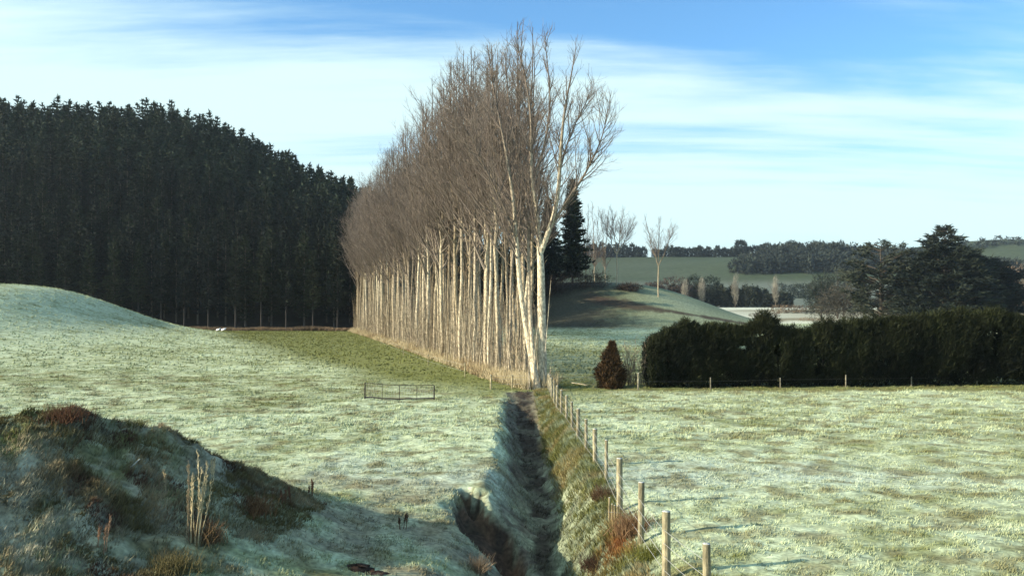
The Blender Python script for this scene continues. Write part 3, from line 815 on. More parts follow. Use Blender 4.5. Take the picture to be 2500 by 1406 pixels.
for i, (a_, b_, d_, w_, h_, lab) in enumerate([
    (1452, 720, 182, 3.4, 4.2, 'low brown thicket under the thin bare trees on the knoll'),
    (1385, 735, 181, 4.6, 4.6, 'dark brown thicket at the foot of the tall ragged pine'),
    (1345, 745, 179, 3.8, 4.8, 'shaded brown thicket directly behind the forked poplar trunk'),
    (1535, 722, 181, 2.6, 2.0, 'small brown shrub at the foot of the spreading bare tree')]):
    p = px(a_, b_, d_)
    blobtree('thicket', p, [(0, 0, h_ * .45, w_, w_ * .6, h_ * .5), (w_ * .5, 0, h_ * .35, w_ * .7, w_ * .5, h_ * .4), (-w_ * .6, .3, h_ * .35, w_ * .7, w_ * .5, h_ * .38)], 1700, .7, .07, BR0, BR1, seed=600 + i, label=lab, cat='thicket', group='brown thickets on the knoll', shell=.2)
# trees of the valley between knoll and far hill
vt = [
    (1640, 700, 405, 10.5, 11.5, BR0, BR1, 'purple-brown round bare tree above the knoll, biggest of the valley trees'),
    (1692, 712, 412, 6.0, 12.5, DK0, DK1, 'dark round evergreen between the purple-brown tree and the first pale column tree'),
    (1733, 712, 416, 7.0, 12.0, DK0, (.04, .06, .04), 'grey-green round evergreen just past the first pale column tree'),
    (1590, 700, 400, 7.0, 9.5, BR0, BR1, 'brown bare tree seen through the forked bare tree on the knoll'),
]
for i, (a_, b_, d_, w_, h_, c0, c1, lab) in enumerate(vt):
    p = px(a_, b_, d_); p = px(a_, b_, d_)
    blobtree('round_tree', (p[0], p[1]), [(0, 0, h_ * .85, w_ * .8, w_ * .6, h_ * .42), (w_ * .45, 0, h_ * .65, w_ * .6, w_ * .6, h_ * .35), (-w_ * .45, 0, h_ * .62, w_ * .6, w_ * .6, h_ * .36)], 2200, 1.1, .35, c0, c1, trunk=(h_, .35), seed=620 + i, label=lab, cat='tree', group='round trees in the valley')
for i, (a_, d_, h_, lab) in enumerate([(1672, 396, 13, 'pale column-shaped tree half hidden by the knoll crest'), (1713, 398, 14.0, 'pale column-shaped tree rising behind the knoll in front of round evergreens'), (1795, 398, 15.5, 'pale column-shaped tree in the middle of the dark shelterbelt'), (1893, 398, 14.5, 'pale column-shaped tree at the far end of the dark shelterbelt')]):
    p = px(a_, 740, d_)
    blobtree('column_tree', (p[0], p[1]), [(0, 0, h_ * .55, 1.7, 1.7, h_ * .46)], 1100, 1.3, .10, (.22, .20, .165), (.34, .31, .25), trunk=(h_ * .9, .2), seed=640 + i, label=lab, cat='column tree', group='pale column trees at the shelterbelt', up=2.2, shell=.1)
# dark shelterbelt in the valley
r = np.random.default_rng(31)
blobs = []; xx = px(1640, 0, 410)[0]
while xx < px(1925, 0, 410)[0]:
    h_ = r.uniform(8.5, 11.5) * (1 if xx < px(1880, 0, 410)[0] else .7)
    blobs.append((xx, r.normal(0, .6), h_ * .5, 2.6, 2.4, h_ * .52)); xx += r.uniform(2.2, 3.4)
Vh, Th, Kh = cloud(33, blobs, 20000, 1.1, .5, DK0, (.05, .055, .032))
e = empty('shelterbelt', (0, 410, zall(100, 410) - .2), label='long dark clipped shelterbelt crossing the valley behind the knoll', cat='shelterbelt')
obj('foliage', mesh('foliage', Vh, None, Th, Kh, [M_NEEDLE], smooth=False), e)
# low scrub rows in the valley
for i, (a0_, a1_, d_, h_, c0, c1, lab) in enumerate([
    (1895, 2010, 330, 3.2, (.10, .07, .05), (.20, .15, .10), 'low tan scrub row in the valley just past the dark shelterbelt'),
    (1905, 1975, 505, 4.0, DK0, DK1, 'small dark hedge row high in the pale valley fields'),
    (1905, 1990, 545, 5.0, DK0, DK1, 'dark hedge row under the wooded far hill'),
    (1950, 2150, 262, 1.3, (.12, .085, .06), (.24, .18, .12), 'low brown rush strip along the pale field behind the pine hedge'),
    (1840, 1900, 300, 1.5, (.06, .045, .035), (.14, .10, .07), 'dark brown scrub patch at the tip of the knoll')]):
    blobs = []; A = px(a0_, 0, d_)[0]; B_ = px(a1_, 0, d_)[0]; xx = A
    while xx < B_:
        blobs.append((xx, r.normal(0, 1), h_ * .4, h_ * .8, h_ * .7, h_ * .6 * r.uniform(.7, 1.1))); xx += h_ * .8
    v_, t_, k_ = cloud(50 + i, blobs, 1500, h_ * .28, h_ * .07, c0, c1)
    tag(obj('scrub_row', mesh('scrub_row', v_, None, t_, k_, [M_NEEDLE], smooth=False), None, (0, d_, zall((A + B_) / 2, d_) - .1)), lab, 'scrub row', 'scrub rows in the valley')
# far ridge tree line and woods (single masses far off)
blobs = []
r = np.random.default_rng(9)
for X_ in np.arange(px(1300, 0, 800)[0], px(1880, 0, 800)[0], 3.6):
    Y_ = 806 + r.normal(0, 3); h_ = r.uniform(6, 11) * (1.35 if X_ < px(1575, 0, 800)[0] and X_ > px(1440, 0, 800)[0] else 1)
    if 1578 < X_ / 800 * 2100 + 1250 < 1596: continue
    blobs.append((X_, Y_, float(zfar(X_, Y_)) + h_ * .4, 3.0, 3.0, h_ * .65))
blobs.append((px(1813, 0, 800)[0], 805, float(zfar(214, 805)) + 10, 6, 5, 6.5))
v_, t_, k_ = cloud(91, blobs, 22000, 2.0, 1.2, (.012, .020, .018), (.030, .042, .030))
tag(obj('treeline', mesh('treeline', v_, None, t_, k_, [M_NEEDLE], smooth=False)), 'dark line of far trees along the ridge of the green hill', 'tree line', kind='stuff')
blobs = []
for k_ in range(520):
    Y_ = r.uniform(645, 735); a_ = r.uniform(1790 if Y_ < 668 else 1862, 2520)
    X_ = px(a_, 0, Y_)[0]; h_ = r.uniform(8, 14)
    if a_ > 2330 and Y_ > 690: continue
    blobs.append((X_, Y_, float(zfar(X_, Y_)) + h_ * .45, r.uniform(4, 6), 5, h_ * .6))
for X_ in np.arange(px(2050, 0, 900)[0], px(2520, 0, 900)[0], 6):
    Y_ = 905 + r.normal(0, 6); h_ = r.uniform(5, 8)
    blobs.append((X_, Y_, float(zfar(X_, Y_)) + h_ * .45, 5, 5, h_ * .6))
v_, t_, k_ = cloud(92, blobs, 70000, 2.2, 1.3, (.014, .021, .020), (.040, .050, .038))
tag(obj('far_woods', mesh('far_woods', v_, None, t_, k_, [M_NEEDLE], smooth=False)), 'dark blue-green woods covering the far hill behind the cypresses', 'woods', kind='stuff')

# big cypresses on the right
def cypress(seed, p, H, prof, zb, label, nbr=9, step=.75, size=1.0, width=.33, dens=1.0, c0=(.011, .017, .014), c1=(.030, .039, .026), open_=0.0):
    r = np.random.default_rng(seed); P = []; D = []; tb = Tubes()
    q = np.linspace(0, 1, 8); tb.add(np.stack([q * 0, q * 0, q * H * .97], -1), .65 * (1 - q) + .05, (.09, .075, .06), 8)
    z = zb
    while z < H:
        Rz = np.interp(z, prof[0], prof[1])
        for j in range(nbr):
            a_ = r.uniform(0, 6.283); Lb = Rz * r.uniform(.62, 1.12) 
            if r.random() < open_ or (z > H * .74 and r.random() < .5): continue
            o = np.array([math.cos(a_), math.sin(a_), 0]); up = r.uniform(.02, .22)
            tb.add([[0, 0, z - Lb * .15], o * Lb * .5 + [0, 0, z], o * Lb * .95 + [0, 0, z + Lb * up * .8]], [.12, .08, .02], (.06, .05, .04), 4)
            nc = max(3, int(Lb * 1.5 * dens))
            for c_ in range(nc):
                s = r.uniform(.35, 1) ** .7; p_ = o * Lb * s + np.array([0, 0, z + Lb * up * s]) + r.normal(0, .3, 3) * [1, 1, .5]
                for k_ in range(6):
                    P.append(p_ + r.normal(0, .25, 3)); d = o * r.uniform(.3, 1.2) + r.normal(0, .5, 3); d[2] = d[2] * .4 + .18; D.append(d)
        z += step
    P = np.array(P); D = unit(np.array(D)); t = r.random((len(P), 1)) ** 1.5
    V, T, K = tri_spikes(P, D, size * r.uniform(.6, 1.5, len(P)), width, np.array(c0) * (1 - t) + np.array(c1) * t, r)
    e = empty('cypress_tree', (p[0], p[1], zall(p[0], p[1]) - .1), 0, 1, label=label, cat='cypress tree')
    obj('trunk', tb.mesh('trunk', M_DARKBARK), e); obj('crown', mesh('crown', V, None, T, K, [M_NEEDLE], smooth=False), e)
cypress(701, px(2305, 0, 215), 24.8, ([0, 3, 10, 14, 17, 20, 22.5, 23.5, 24.8], [11, 12.5, 12, 9.0, 7.5, 5.0, 3.4, 2.0, .8]), 1.5, 'tallest cypress, with a stepped pointed crown rising above the pine hedge', nbr=17, step=.65)
cypress(702, px(2396, 0, 222), 17.2, ([0, 3, 8, 12, 15, 17.2], [9.6, 10.8, 10.6, 9.2, 6.0, 1.5]), .6, 'broad dome-shaped dark cypress merging into the tallest one', nbr=26, step=.6, c0=(.010, .015, .014), c1=(.026, .034, .026))
cypress(703, px(2150, 0, 225), 21.0, ([0, 5, 9, 13, 16, 18.5, 21], [6, 8, 10, 11, 10.5, 8.5, 4.0]), 3.0, 'ragged open-topped cypress with flat spreading boughs', nbr=9, open_=.15, step=.85, c0=(.02, .027, .02), c1=(.055, .062, .042))
for i, (a_, d_, w_, h_, c0, c1, lab) in enumerate([
    (2060, 250, 8.5, 12.0, (.035, .034, .028), (.09, .08, .062), 'grey-brown bare willow mass below the ragged open-topped cypress'),
    (2005, 262, 5.5, 15.5, (.016, .024, .02), (.04, .05, .035), 'dark narrow tree at the edge of the pale fields, beside the grey-brown mass'),
    (2045, 285, 8.0, 19.0, (.016, .022, .022), (.04, .048, .038), 'tall dark tree behind the grey-brown mass'),
    (2478, 262, 8.0, 17.5, (.16, .115, .08), (.32, .23, .16), 'sunlit orange-brown bare willow past the broad dome-shaped cypress'),
    (2200, 232, 7.0, 12.0, (.035, .03, .027), (.09, .07, .055), 'brown twiggy tree between the ragged cypress and the tallest one')]):
    p = px(a_, 0, d_)
    blobtree('willow_tree' if 'willow' in lab else 'valley_tree', (p[0], p[1]), [(0, 0, h_ * .55, w_ * .85, w_ * .7, h_ * .45), (w_ * .45, 0, h_ * .42, w_ * .6, w_ * .6, h_ * .4), (-w_ * .45, 0, h_ * .42, w_ * .6, w_ * .6, h_ * .38)], 5200, .95, .14 if 'brown' in lab else .28, c0, c1, trunk=(h_ * .8, .3), seed=720 + i, label=lab, cat='tree', shell=.25)

# ------------------------------------------------------------------ the pine hedge
r = np.random.default_rng(44)
def hedge():
    n = 62000
    x0, x1 = 8.2, 37.0
    X_ = r.uniform(x0, x1, n)
    yb = lambda x: 52.8 + (x - 8) * .085
    depth = r.uniform(-1.2, 1.2, n)
    cell = np.floor(X_ / 1.55)
    top = np.interp(X_, [8.2, 8.6, 9.4, 11.3, 14.3, 15.2, 15.7, 16.3, 17.0, 17.9, 18.7, 19.3, 20.6, 24, 28, 31, 32.6, 34, 37], [2.5, 3.1, 3.6, 3.85, 3.7, 4.1, 4.55, 3.9, 3.6, 3.15, 3.3, 3.9, 3.8, 4.2, 4.5, 4.5, 4.1, 4.5, 4.4])
    top = top - .10 + .22 * (fbm(X_ * 1.1, X_ * 0, 3, 2) - .5) * 2 + .55 * (_hash(np.floor(X_ / .36), cell * 0, 9) ** 3) * r.random(n)
    zf = r.random(n) ** .85
    z = .02 + zf * (top - .02)
    bul = 1.35 * np.sqrt(np.clip(1 - ((zf - .45) / .62) ** 2, .08, 1)) * (0.85 + .3 * fbm(X_ * .9, z * .9, 5, 2))
    # push most points to the skin of the hedge
    sgn = np.where(r.random(n) < .62, -1, 1)
    yl = np.where(r.random(n) < .65, sgn * bul * r.uniform(.7, 1.02, n), depth * bul / 1.2)
    hole = fbm(X_ * 1.3, z * 1.3, 66, 2)
    keep = ~((hole < .27) & (zf < .8)); keep &= ~((z < .35) & (r.random(n) < .3))
    X_, yl, z, zf = X_[keep], yl[keep], z[keep], zf[keep]
    P = np.stack([X_, yb(X_) + yl, z], -1)
    m = len(P)
    k_ = 4
    P = np.repeat(P, k_, 0) + r.normal(0, .06, (m * k_, 3))
    D = np.stack([r.normal(0, .5, m * k_), np.repeat(np.sign(yl), k_) * r.uniform(0, .7, m * k_), r.uniform(.25, 1.3, m * k_)], -1); D = unit(D)
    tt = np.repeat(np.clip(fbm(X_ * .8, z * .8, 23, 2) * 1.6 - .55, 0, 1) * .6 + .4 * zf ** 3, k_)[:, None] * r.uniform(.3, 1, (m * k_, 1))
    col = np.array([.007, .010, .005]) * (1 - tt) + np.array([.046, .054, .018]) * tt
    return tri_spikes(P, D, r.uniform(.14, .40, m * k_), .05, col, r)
V, T, K = hedge()
e = empty('pine_hedge', (8, 52.8, 0), label='long dense dark pine hedge across the edge of the frosted paddock', cat='hedge')
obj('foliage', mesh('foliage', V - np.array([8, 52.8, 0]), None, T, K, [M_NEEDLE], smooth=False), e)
tb = Tubes()
for k_ in range(14):
    xx = 9.6 + k_ * 2.0 + r.normal(0, .2)
    P = grow(r, (xx - 8, (xx - 8) * .085 + .1, 0), (r.normal(0, .1), 0, 1), 3.0, 6, 0, .06)
    s_ = Tubes(); s_.add(P, np.linspace(.09, .02, 6), (.10, .085, .07), 6)
    for j in range(6):
        p_, t_ = at(P, r.uniform(.25, .9)); s_.add(grow(r, p_, dirat(t_, r, 1.0), 1.0, 4, .1, .08), [.03, .022, .014, .008], (.08, .07, .055), 4)
    obj('stem', s_.mesh('stem', M_DARKBARK), e)

# rust-brown conifer bush, bare tangle, at the hedge end
p = px(1490, 945, 52.2)
def cone_bush():
    n = 9000; r = np.random.default_rng(3)
    z = r.random(n) ** 1.2 * 2.75; q = z / 2.75
    R = (.88 * (1 - q) ** .75 * (0.75 + .25 * sstep(0, .25, q)) + .05)
    a_ = r.uniform(0, 6.283, n); R = R * (1 + .16 * np.sin(a_ * 3 + z * 2)) * r.uniform(.45, 1.05, n) * (.72 + .55 * _hash(np.floor(a_ * 2.2), np.floor(z * 2.6), 3))
    R = R * np.where((np.cos(a_) < -.1) & (z > .8) & (z < 1.55), 1.12, 1)
    P = np.stack([np.cos(a_) * R + .12 * q, np.sin(a_) * R, z], -1)
    D = unit(np.stack([np.cos(a_) * .6, np.sin(a_) * .6, np.full(n, .8)], -1) + r.normal(0, .35, (n, 3)))
    t = r.random((n, 1)) ** 1.3 * np.clip(1.1 - q[:, None] * .2, 0, 1)
    return tri_spikes(P, D, r.uniform(.12, .28, n), .045, np.array([.035, .022, .012]) * (1 - t) + np.array([.12, .070, .032]) * t, r)
V, T, K = cone_bush()
e = empty('conifer_bush', (p[0], p[1], zall(p[0], p[1])), label='small rust-brown cone-shaped conifer bush at the end of the pine hedge', cat='conifer bush')
v2, t2, k2 = cloud(17, [(-.5, .1, .95, .48, .45, .62), (.55, 0, .7, .4, .4, .55), (-.25, 0, 1.75, .34, .3, .42)], 2600, .2, .045, (.035, .022, .012), (.15, .075, .028), up=.8, shell=.3)
V, T, K = merge([(V, T, K), (v2, t2, k2)])
obj('foliage', mesh('foliage', V, None, T, K, [M_NEEDLE], smooth=False), e)
tb = Tubes(); tb.add([[0, 0, 0], [.03, 0, 1.2], [.1, 0, 2.3]], [.07, .05, .02], (.09, .07, .05), 6); obj('trunk', tb.mesh('trunk', M_DARKBARK), e)
p = px(1545, 946, 53.2)
r = np.random.default_rng(12)
tb = Tubes()
for k_ in range(34):
    b_ = np.array([r.uniform(-.55, .75), r.uniform(-.3, .3), 0]); c_ = np.array([.34, .27, .20]) * r.uniform(.5, 1.15)
    P = grow(r, b_, (r.normal(0, .3), r.normal(0, .2), 1), r.uniform(1.3, 3.1), 7, -.04, .14); tb.add(P, np.linspace(.022, .006, 7), c_, 4)
    for j in range(9):
        p_, t_ = at(P, r.uniform(.2, .98)); tb.add(grow(r, p_, dirat(t_, r, r.uniform(.4, 1.1)), r.uniform(.3, .9), 4, .02, .2), [.009, .007, .006, .004], c_ * .9, 3)
e = empty('bare_shrub', (p[0], p[1], zall(p[0], p[1])), label='tangled pale leafless shrub between the rust-brown bush and the pine hedge', cat='bare shrub')
obj('branches', tb.mesh('branches', M_TWIG), e)

# ------------------------------------------------------------------ fences
def post_mesh(h, rad, lean=(0, 0), seed=0, c=(.38, .34, .23), topc=(.62, .62, .58)):
    r = np.random.default_rng(seed); k = 12; lev = np.array([-.25, 0, .08, h * .3, h * .6, h * .88, h - .012, h]); V = []; K = []
    rr = rad * np.array([1.05, 1.05, 1.03, 1.0, .985, .97, .96, .90])
    for z, q in zip(lev, rr):
        th = np.arange(k) / k * 6.2832
        wob = 1 + r.normal(0, .02, k)
        V.append(np.stack([np.cos(th) * q * wob + lean[0] * z, np.sin(th) * q * wob + lean[1] * z, np.full(k, z)], -1))
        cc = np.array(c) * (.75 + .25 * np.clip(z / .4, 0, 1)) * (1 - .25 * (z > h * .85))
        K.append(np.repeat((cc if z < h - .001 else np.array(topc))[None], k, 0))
    V = np.concatenate(V); K = np.concatenate(K); m = len(lev)
    Q_ = [(i * k + j, i * k + (j + 1) % k, (i + 1) * k + (j + 1) % k, (i + 1) * k + j) for i in range(m - 1) for j in range(k)]
    V = np.concatenate([V, [[lean[0] * h, lean[1] * h, h + .004]] * 1]); K = np.concatenate([K, [topc]])
    T_ = [((m - 1) * k + j, (m - 1) * k + (j + 1) % k, m * k) for j in range(k)]
    return mesh('post', V, Q_, T_, K, [M_POST])
def fence(label, pts, h, rad, wires, heights=None, seed=0, c=(.37, .325, .21), wr=.0045):
    e = empty('fence', (pts[0][0], pts[0][1], zall(*pts[0])), label=label, cat='fence')
    r = np.random.default_rng(seed); bx, by, bz = e.location
    tops = []
    for i, (x, y) in enumerate(pts):
        hh = (heights[i] if heights else h) ; z = zall(x, y)
        lean = r.normal(0, .012, 2)
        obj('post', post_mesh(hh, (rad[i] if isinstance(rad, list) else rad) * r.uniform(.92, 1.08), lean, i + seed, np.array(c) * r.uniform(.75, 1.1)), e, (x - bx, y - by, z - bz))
        tops.append((x, y, z))
    for w in wires:
        P = []
        for i in range(len(tops)):
            x, y, z = tops[i]; P.append((x - bx - .07, y - by, z + w - bz))
            if i < len(tops) - 1:
                x2, y2, z2 = tops[i + 1]; P.append(((x + x2) / 2 - bx - .07, (y + y2) / 2 - by, (z + z2) / 2 + w - bz - .015))
        tb = Tubes(); tb.add(P, np.full(len(P), wr), (.4, .4, .4), 4); obj('wire', tb.mesh('wire', M_WIRE), e)
    return e
fd = [13.9, 16.25, 18.9, 21.7, 24.7, 27.0, 29.3, 32.0, 34.4, 36.8, 39.2, 41.4, 43.6, 45.8, 48.0, 50.2]
fpx = [1727, 1627, 1565, 1513, 1480, 1453, 1431, 1411, 1397, 1383, 1370, 1360, 1353, 1347, 1343, 1340]
ftop = [1325, 1247, 1176, 1118, 1073, 1046, 1022, 997, 980, 965, 952, 941, 931, 922, 915, 912]
pts = [((a_ - 1250) * d_ / 2100, d_) for a_, d_ in zip(fpx, fd)]
hts = [float(np.clip((EYE - (t_ - 745) * d_ / 2100) - zall((a_ - 1250) * d_ / 2100, d_), .85, 1.45)) for a_, d_, t_ in zip(fpx, fd, ftop)]
print('post heights', [round(h, 2) for h in hts])
rads = [.065, .080, .066, .075, .052, .072, .055, .07, .055, .06, .055, .06, .055, .055, .06, .07]
fence('line of round wooden posts and wire running down the ditch bank to the poplars', pts, 1.2, rads, [.25, .5, .75, 1.0], hts, 10)
# short battens of a flood gate near the fourth post
bx_ = px(1508, 0, 21.4)
e = empty('batten_gate', (bx_[0] - .2, 21.2, zall(bx_[0] - .2, 21.2) - .1), label='small hanging gate of four short pale battens against a fence post', cat='batten gate')
for k_, (hh, dx) in enumerate([(.62, 0), (.47, .07), (.44, .13), (.43, .20)]):
    obj('batten', post_mesh(hh, .024, (0.02, 0), 60 + k_, (.46, .38, .22)), e, (dx - .04, -.02 * k_, .05))
tb = Tubes(); tb.add([[-.08, -.03, .32], [.1, -.05, .31], [.24, -.09, .31]], [.005] * 3, (.4, .4, .4), 4); obj('wire', tb.mesh('wire', M_WIRE), e)
# fence in front of the pine hedge
hp = [(1558, 50.6), (1735, 51.3), (1905, 51.9), (2065, 52.4), (2225, 53.1), (2385, 53.7)]
hpts = [((a_ - 1250) * d_ / 2100, d_ - .0) for a_, d_ in hp]
fence('grey post and wire fence along the front of the pine hedge', hpts, .95, [.06, .04, .035, .04, .035, .035], [.5], [1.0, .72, .6, .72, .6, .55], 30, c=(.30, .27, .20), wr=.0012)
# fence stub at the poplar end of the paddock
fence('short run of pale posts crossing the foot of the poplars to the ditch', [(px(1198, 0, 51.0)[0], 51.0), (px(1250, 0, 51.6)[0], 51.6), (px(1290, 0, 51.2)[0], 51.2)], .85, .05, [.3, .6, .8], [.85, .85, .7], 50, c=(.45, .38, .24))
fence('faint thin posts along the grass strip beside the poplars', [(px(1135, 0, 60)[0], 60), (px(1045, 0, 70.5)[0], 70.5), (px(985, 0, 84)[0], 84), (px(930, 0, 104)[0], 104)], .95, .035, [.4, .85], None, 70, c=(.42, .38, .24))
# fallen rail between the line fence and the rust-brown bush
tb = Tubes(); A = px(1395, 936, 54); B_ = px(1452, 948, 53.0)
tb.add([A + [0, 0, .05], (A + B_) / 2 + [0, 0, .10], B_ + [0, 0, .0]], [.03, .045, .05], (.46, .40, .28), 6)
me_ = tb.mesh('fallen_branch', M_POST)
tag(obj('fallen_branch', me_), 'pale fallen branch lying in the grass beside the end of the fence', 'branch')

# netting hurdle in the paddock
hb = px(891, 978, 45.4); he = px(1060, 978, 45.1)
e = empty('netting_hurdle', (hb[0], hb[1], zall(hb[0], hb[1])), label='low dark-framed netting hurdle standing alone on the frosted paddock', cat='hurdle')
Wd = he[0] - hb[0]
for k_, (fx, rr) in enumerate([(0, .036), (.25, .013), (.5, .018), (.75, .013), (1, .036)]):
    tb = Tubes(); hh = .86 - .1 * fx; zs = zall(hb[0] + Wd * fx, 45.3) - e.location[2]
    tb.add([[Wd * fx, -.3 * fx, zs - .1], [Wd * fx, -.3 * fx, zs + hh * .5], [Wd * fx, -.3 * fx, zs + hh]], [rr, rr, rr * .9], (.3, .3, .3), 6)
    obj('end_post' if k_ in (0, 4) else 'stay', tb.mesh('post', M_IRON), e)
tb = Tubes(); q = np.linspace(0, 1, 9)
zs = np.array([zall(hb[0] + Wd * t_, 45.3) - e.location[2] for t_ in q])
tb.add(np.stack([q * Wd, -.3 * q, zs * 0 + .86 - .1 * q - .07 * np.sin(q * math.pi)], -1), [.017] * 9, (.3, .3, .3), 5); obj('top_rail', tb.mesh('top_rail', M_IRON), e)
tb = Tubes(); tb.add(np.stack([q * Wd, -.3 * q, zs + .09], -1), [.035] * 9, (.3, .3, .3), 5); obj('bottom_rail', tb.mesh('bottom_rail', M_IRON), e)
tb = Tubes()
for k_ in range(27):
    t_ = (k_ + .5) / 27; z1 = .84 - .1 * t_ - .07 * math.sin(t_ * math.pi)
    tb.add([[t_ * Wd, -.3 * t_, .05], [t_ * Wd, -.3 * t_, z1]], [.0035] * 2, (.3, .3, .3), 3)
for k_ in range(6):
    f_ = (k_ + .5) / 6
    tb.add(np.stack([q * Wd, -.3 * q, .06 + (zs * 0 + .78 - .1 * q - .07 * np.sin(q * math.pi)) * f_], -1), [.0035] * 9, (.3, .3, .3), 3)
obj('netting', tb.mesh('netting', M_WIRE), e)

# two white objects at the plantation edge: upturned white boards
for k_, (a_, b_, L_, w_, lab) in enumerate([(533, 815, .85, .55, 'wider of two white boards lying at the paddock edge below the pines'), (546, 811, .9, .26, 'narrow white board lying just behind the wider one below the pines')]):
    d_ = 158 + k_ * 3.5; X_ = px(a_, 0, d_)[0]; z_ = zall(X_, d_)
    V = np.array([[-L_ / 2, -w_ / 2, .02], [L_ / 2, -w_ / 2, .30], [L_ / 2, w_ / 2, .62], [-L_ / 2, w_ / 2, .34]])
    V = np.concatenate([V, V + [0, -.03, .07]])
    Q_ = [(0, 3, 2, 1), (4, 5, 6, 7), (0, 1, 5, 4), (1, 2, 6, 5), (2, 3, 7, 6), (3, 0, 4, 7)]
    tag(obj('white_board', mesh('white_board', V, Q_, None, None, [M_STONE], smooth=False), None, (X_, d_, z_)), lab, 'board', 'white boards at the plantation edge')
# dead grass fringe at the plantation foot
r = np.random.default_rng(21); x = r.uniform(-95, -28, 5200); y = r.uniform(164.5, 168.5, 5200)
V, T, K = blades(x, y, 4, 0.5 + .7 * fbm(x * .3, y * .3, 4, 2), np.full(len(x), .12), fn=lambda a, b: np.array([.17, .12, .075]) * (0.5 + fbm(a * .3, b * .3, 6, 2))[:, None], seed=22)
tag(obj('rough_grass', mesh('rough_grass', V, None, T, K, [M_BLADE], smooth=False)), 'rough brown grass fringe along the foot of the pine plantation', 'grass', kind='stuff')

# ------------------------------------------------------------------ weeds and tussocks close to the camera
def tussock(seed, n, h, spread, c0, c1, w=.014):
    r = np.random.default_rng(seed); tb = Tubes()
    for k_ in range(n):
        b_ = np.array([*(r.normal(0, spread * .35, 2)), -.03]); d = unit(np.array([*(r.normal(0, .35, 2)), 1.0])); t = r.random()
        P = grow(r, b_, d, h * r.uniform(.45, 1.1), 5, -.14, .06)
        tb.add(P, np.linspace(w * .5, w * .12, 5), np.array(c0) * (1 - t) + np.array(c1) * t, 3)
    return tb.mesh('tussock', M_DRY)
def stalk(seed, h, n, c, head=True):
    r = np.random.default_rng(seed); tb = Tubes(); hs = []
    for k_ in range(n):
        b_ = np.array([*(r.normal(0, .05, 2)), -.03]); P = grow(r, b_, (r.normal(.06, .07), r.normal(0, .05), 1), h * r.uniform(.6, 1.05), 8, 0, .03)
        tb.add(P, np.linspace(.010, .004, 8), np.array(c) * r.uniform(.7, 1.1), 4)
        for j in range(26):
            p_, t_ = at(P, r.uniform(.45, 1)); tb.add([p_, p_ + unit(dirat(t_, r, .6)) * .04, p_ + unit(dirat(t_, r, .4)) * r.uniform(.06, .12)], [.004, .007, .002], np.array(c) * r.uniform(.7, 1.2), 3)
    return tb.mesh('stalks', M_DRY)
def solve(a_, b_, d0=10, d1=60):
    """distance at which the line through photo pixel a_, b_ meets the ground"""
    for d_ in np.arange(d0, d1, .05):
        p_ = px(a_, b_, d_)
        if p_[2] <= zground(np.array([p_[0]]), np.array([d_]))[0]: return p_
    return px(a_, b_, d1)
CREAM = (.62, .52, .32)
for k_, (a_, b_, h_, n_, c_, lab) in enumerate([
    (478, 1330, 1.75, 8, CREAM, 'tallest clump of cream dry stalks on the bank'),
    (455, 1320, 1.45, 3, (.40, .32, .20), 'thinner straight dry stalks just beside the tallest cream clump'),
    (398, 1215, .75, 2, (.36, .30, .19), 'short dry stalk standing alone on the dark face of the bank'),
    (520, 1180, .55, 2, CREAM, 'cream seed head peeping over the bank crest behind the tallest clump'),
    (705, 1240, .55, 3, (.20, .10, .06), 'dark reddish dock stalks at the toe of the bank'),
    (765, 1215, .50, 3, (.16, .08, .05), 'small dark dock stalks furthest along the toe of the bank'),
    (985, 1290, .42, 4, (.13, .08, .05), 'little dark dock plant alone on the frosted slope above the slump'),
    (245, 1345, .55, 3, (.38, .24, .15), 'short pinkish dry stalks low on the bank')]):
    p = solve(a_, b_); tag(obj('dry_weed', stalk(800 + k_, h_, n_, c_), None, p, k_), lab, 'dry weed', 'dry weeds on the bank')
for k_, (a_, b_, h_, s_, n_, c0, c1, lab) in enumerate([
    (155, 1025, .42, .55, 260, (.05, .02, .015), (.12, .06, .03), 'dark rust-red tussock on the top of the bank'),
    (330, 1040, .25, .30, 120, (.04, .05, .015), (.11, .11, .03), 'small green tussock on the bank crest beyond the rust-red one'),
    (615, 1250, .48, .60, 300, (.07, .035, .02), (.24, .14, .07), 'broad russet tussock at the toe of the bank beside the dock stalks'),
    (500, 1320, .50, .45, 240, (.09, .05, .03), (.30, .20, .10), 'tan tussock around the foot of the tallest cream stalks'),
    (420, 1395, .45, .55, 360, (.05, .05, .02), (.22, .18, .08), 'wide olive tussock at the lowest part of the bank'),
    (1545, 1300, .62, .62, 520, (.11, .055, .03), (.38, .24, .13), 'bright orange-rust grass tussock leaning down the ditch bank below the fence'),
    (1590, 1360, .42, .55, 300, (.08, .10, .02), (.24, .23, .06), 'yellow-green tussock at the foot of the thick fence post'),
    (1470, 1215, .42, .42, 280, (.05, .03, .02), (.18, .11, .06), 'dark brown tussock beside the small batten gate'),
    (1450, 1385, .40, .45, 260, (.03, .018, .013), (.09, .05, .03), 'dark bramble clump at the bottom of the ditch bank'),
    (1165, 1395, .45, .30, 200, (.16, .11, .07), (.36, .27, .18), 'pale tan root tussock under the slumped soil')]):
    p = solve(a_, b_); tag(obj('grass_tussock', tussock(850 + k_, n_, h_, s_, c0, c1), None, p), lab, 'grass tussock', 'grass tussocks on the banks')
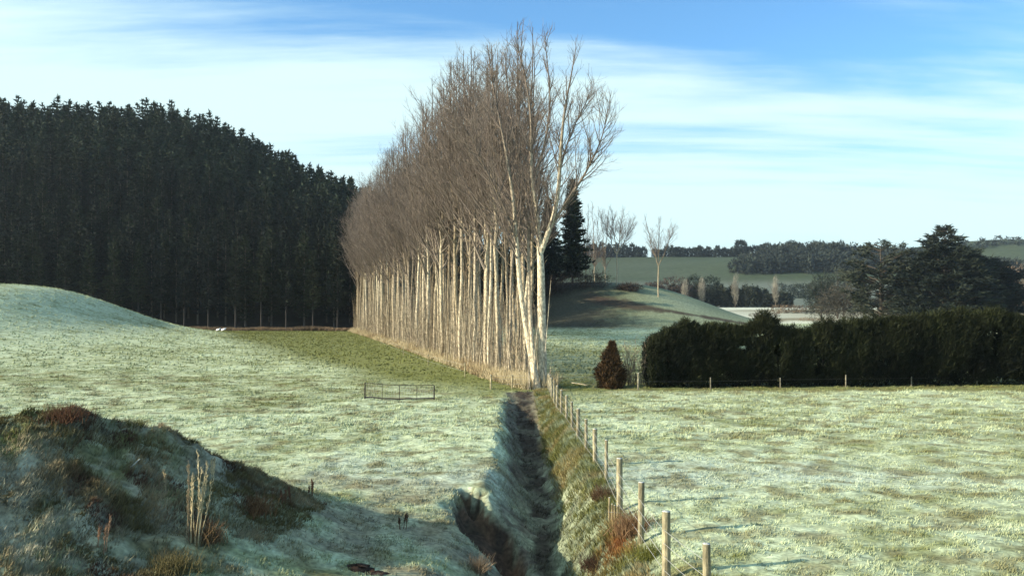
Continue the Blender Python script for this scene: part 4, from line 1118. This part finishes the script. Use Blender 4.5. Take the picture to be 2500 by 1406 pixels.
# weathered stick on the bank face
p = solve(322, 1150)
tb = Tubes(); tb.add([p + [-.16, 0, .04], p + [0, 0, .10], p + [.14, .05, .24]], [.012, .018, .01], (.55, .57, .52), 5)
tag(obj('stick', tb.mesh('stick', M_POST)), 'pale weathered stick lying on the dark face of the bank', 'stick')
# clods of bare soil
for k_, (a_, b_, s_, lab) in enumerate([(870, 1388, .30, 'dark clod of turned soil at the bottom edge of the frosted slope'), (915, 1400, .24, 'smaller rusty clod beside the dark one on the frosted slope')]):
    p = solve(a_, b_); v_ = []
    r = np.random.default_rng(k_); k2, m2 = 14, 7
    for i in range(m2):
        ph = math.pi * .5 * i / (m2 - 1)
        for j in range(k2):
            th = j / k2 * 6.2832; q = s_ * math.cos(ph) * (1 + .3 * r.normal() * .6)
            v_.append((math.cos(th) * q * 1.3, math.sin(th) * q * .7, -.05 + s_ * .4 * math.sin(ph) * (1 + .25 * r.normal())))
    Q_ = [(i * k2 + j, i * k2 + (j + 1) % k2, (i + 1) * k2 + (j + 1) % k2, (i + 1) * k2 + j) for i in range(m2 - 1) for j in range(k2)]
    tag(obj('soil_clod', mesh('soil_clod', v_, Q_, None, np.repeat([SOIL * (1.2 + k_)], len(v_), 0), [M_GROUND]), None, p), lab, 'soil clod', 'soil clods on the slope')

# ------------------------------------------------------------------ the morning air: pale haze over the whole valley
hm = bpy.data.materials.new('haze'); hm.use_nodes = True
t = hm.node_tree; t.nodes.remove(t.nodes['Principled BSDF'])
pv = t.nodes.new('ShaderNodeVolumePrincipled'); pv.inputs['Color'].default_value = (.72, .86, 1.0, 1); pv.inputs['Density'].default_value = HAZE; pv.inputs['Anisotropy'].default_value = 0.2
t.links.new(pv.outputs[0], t.nodes['Material Output'].inputs['Volume'])
V = np.array([[x, y, z] for z in (-4.0, 100.0) for y in (-40.0, 1700.0) for x in (-1600.0, 1600.0)])
Q_ = [(0, 2, 3, 1), (4, 5, 7, 6), (0, 1, 5, 4), (2, 6, 7, 3), (0, 4, 6, 2), (1, 3, 7, 5)]
tag(obj('haze', mesh('haze', V, Q_, None, None, [hm], smooth=False)), 'pale morning haze filling the valley', 'haze', kind='stuff')
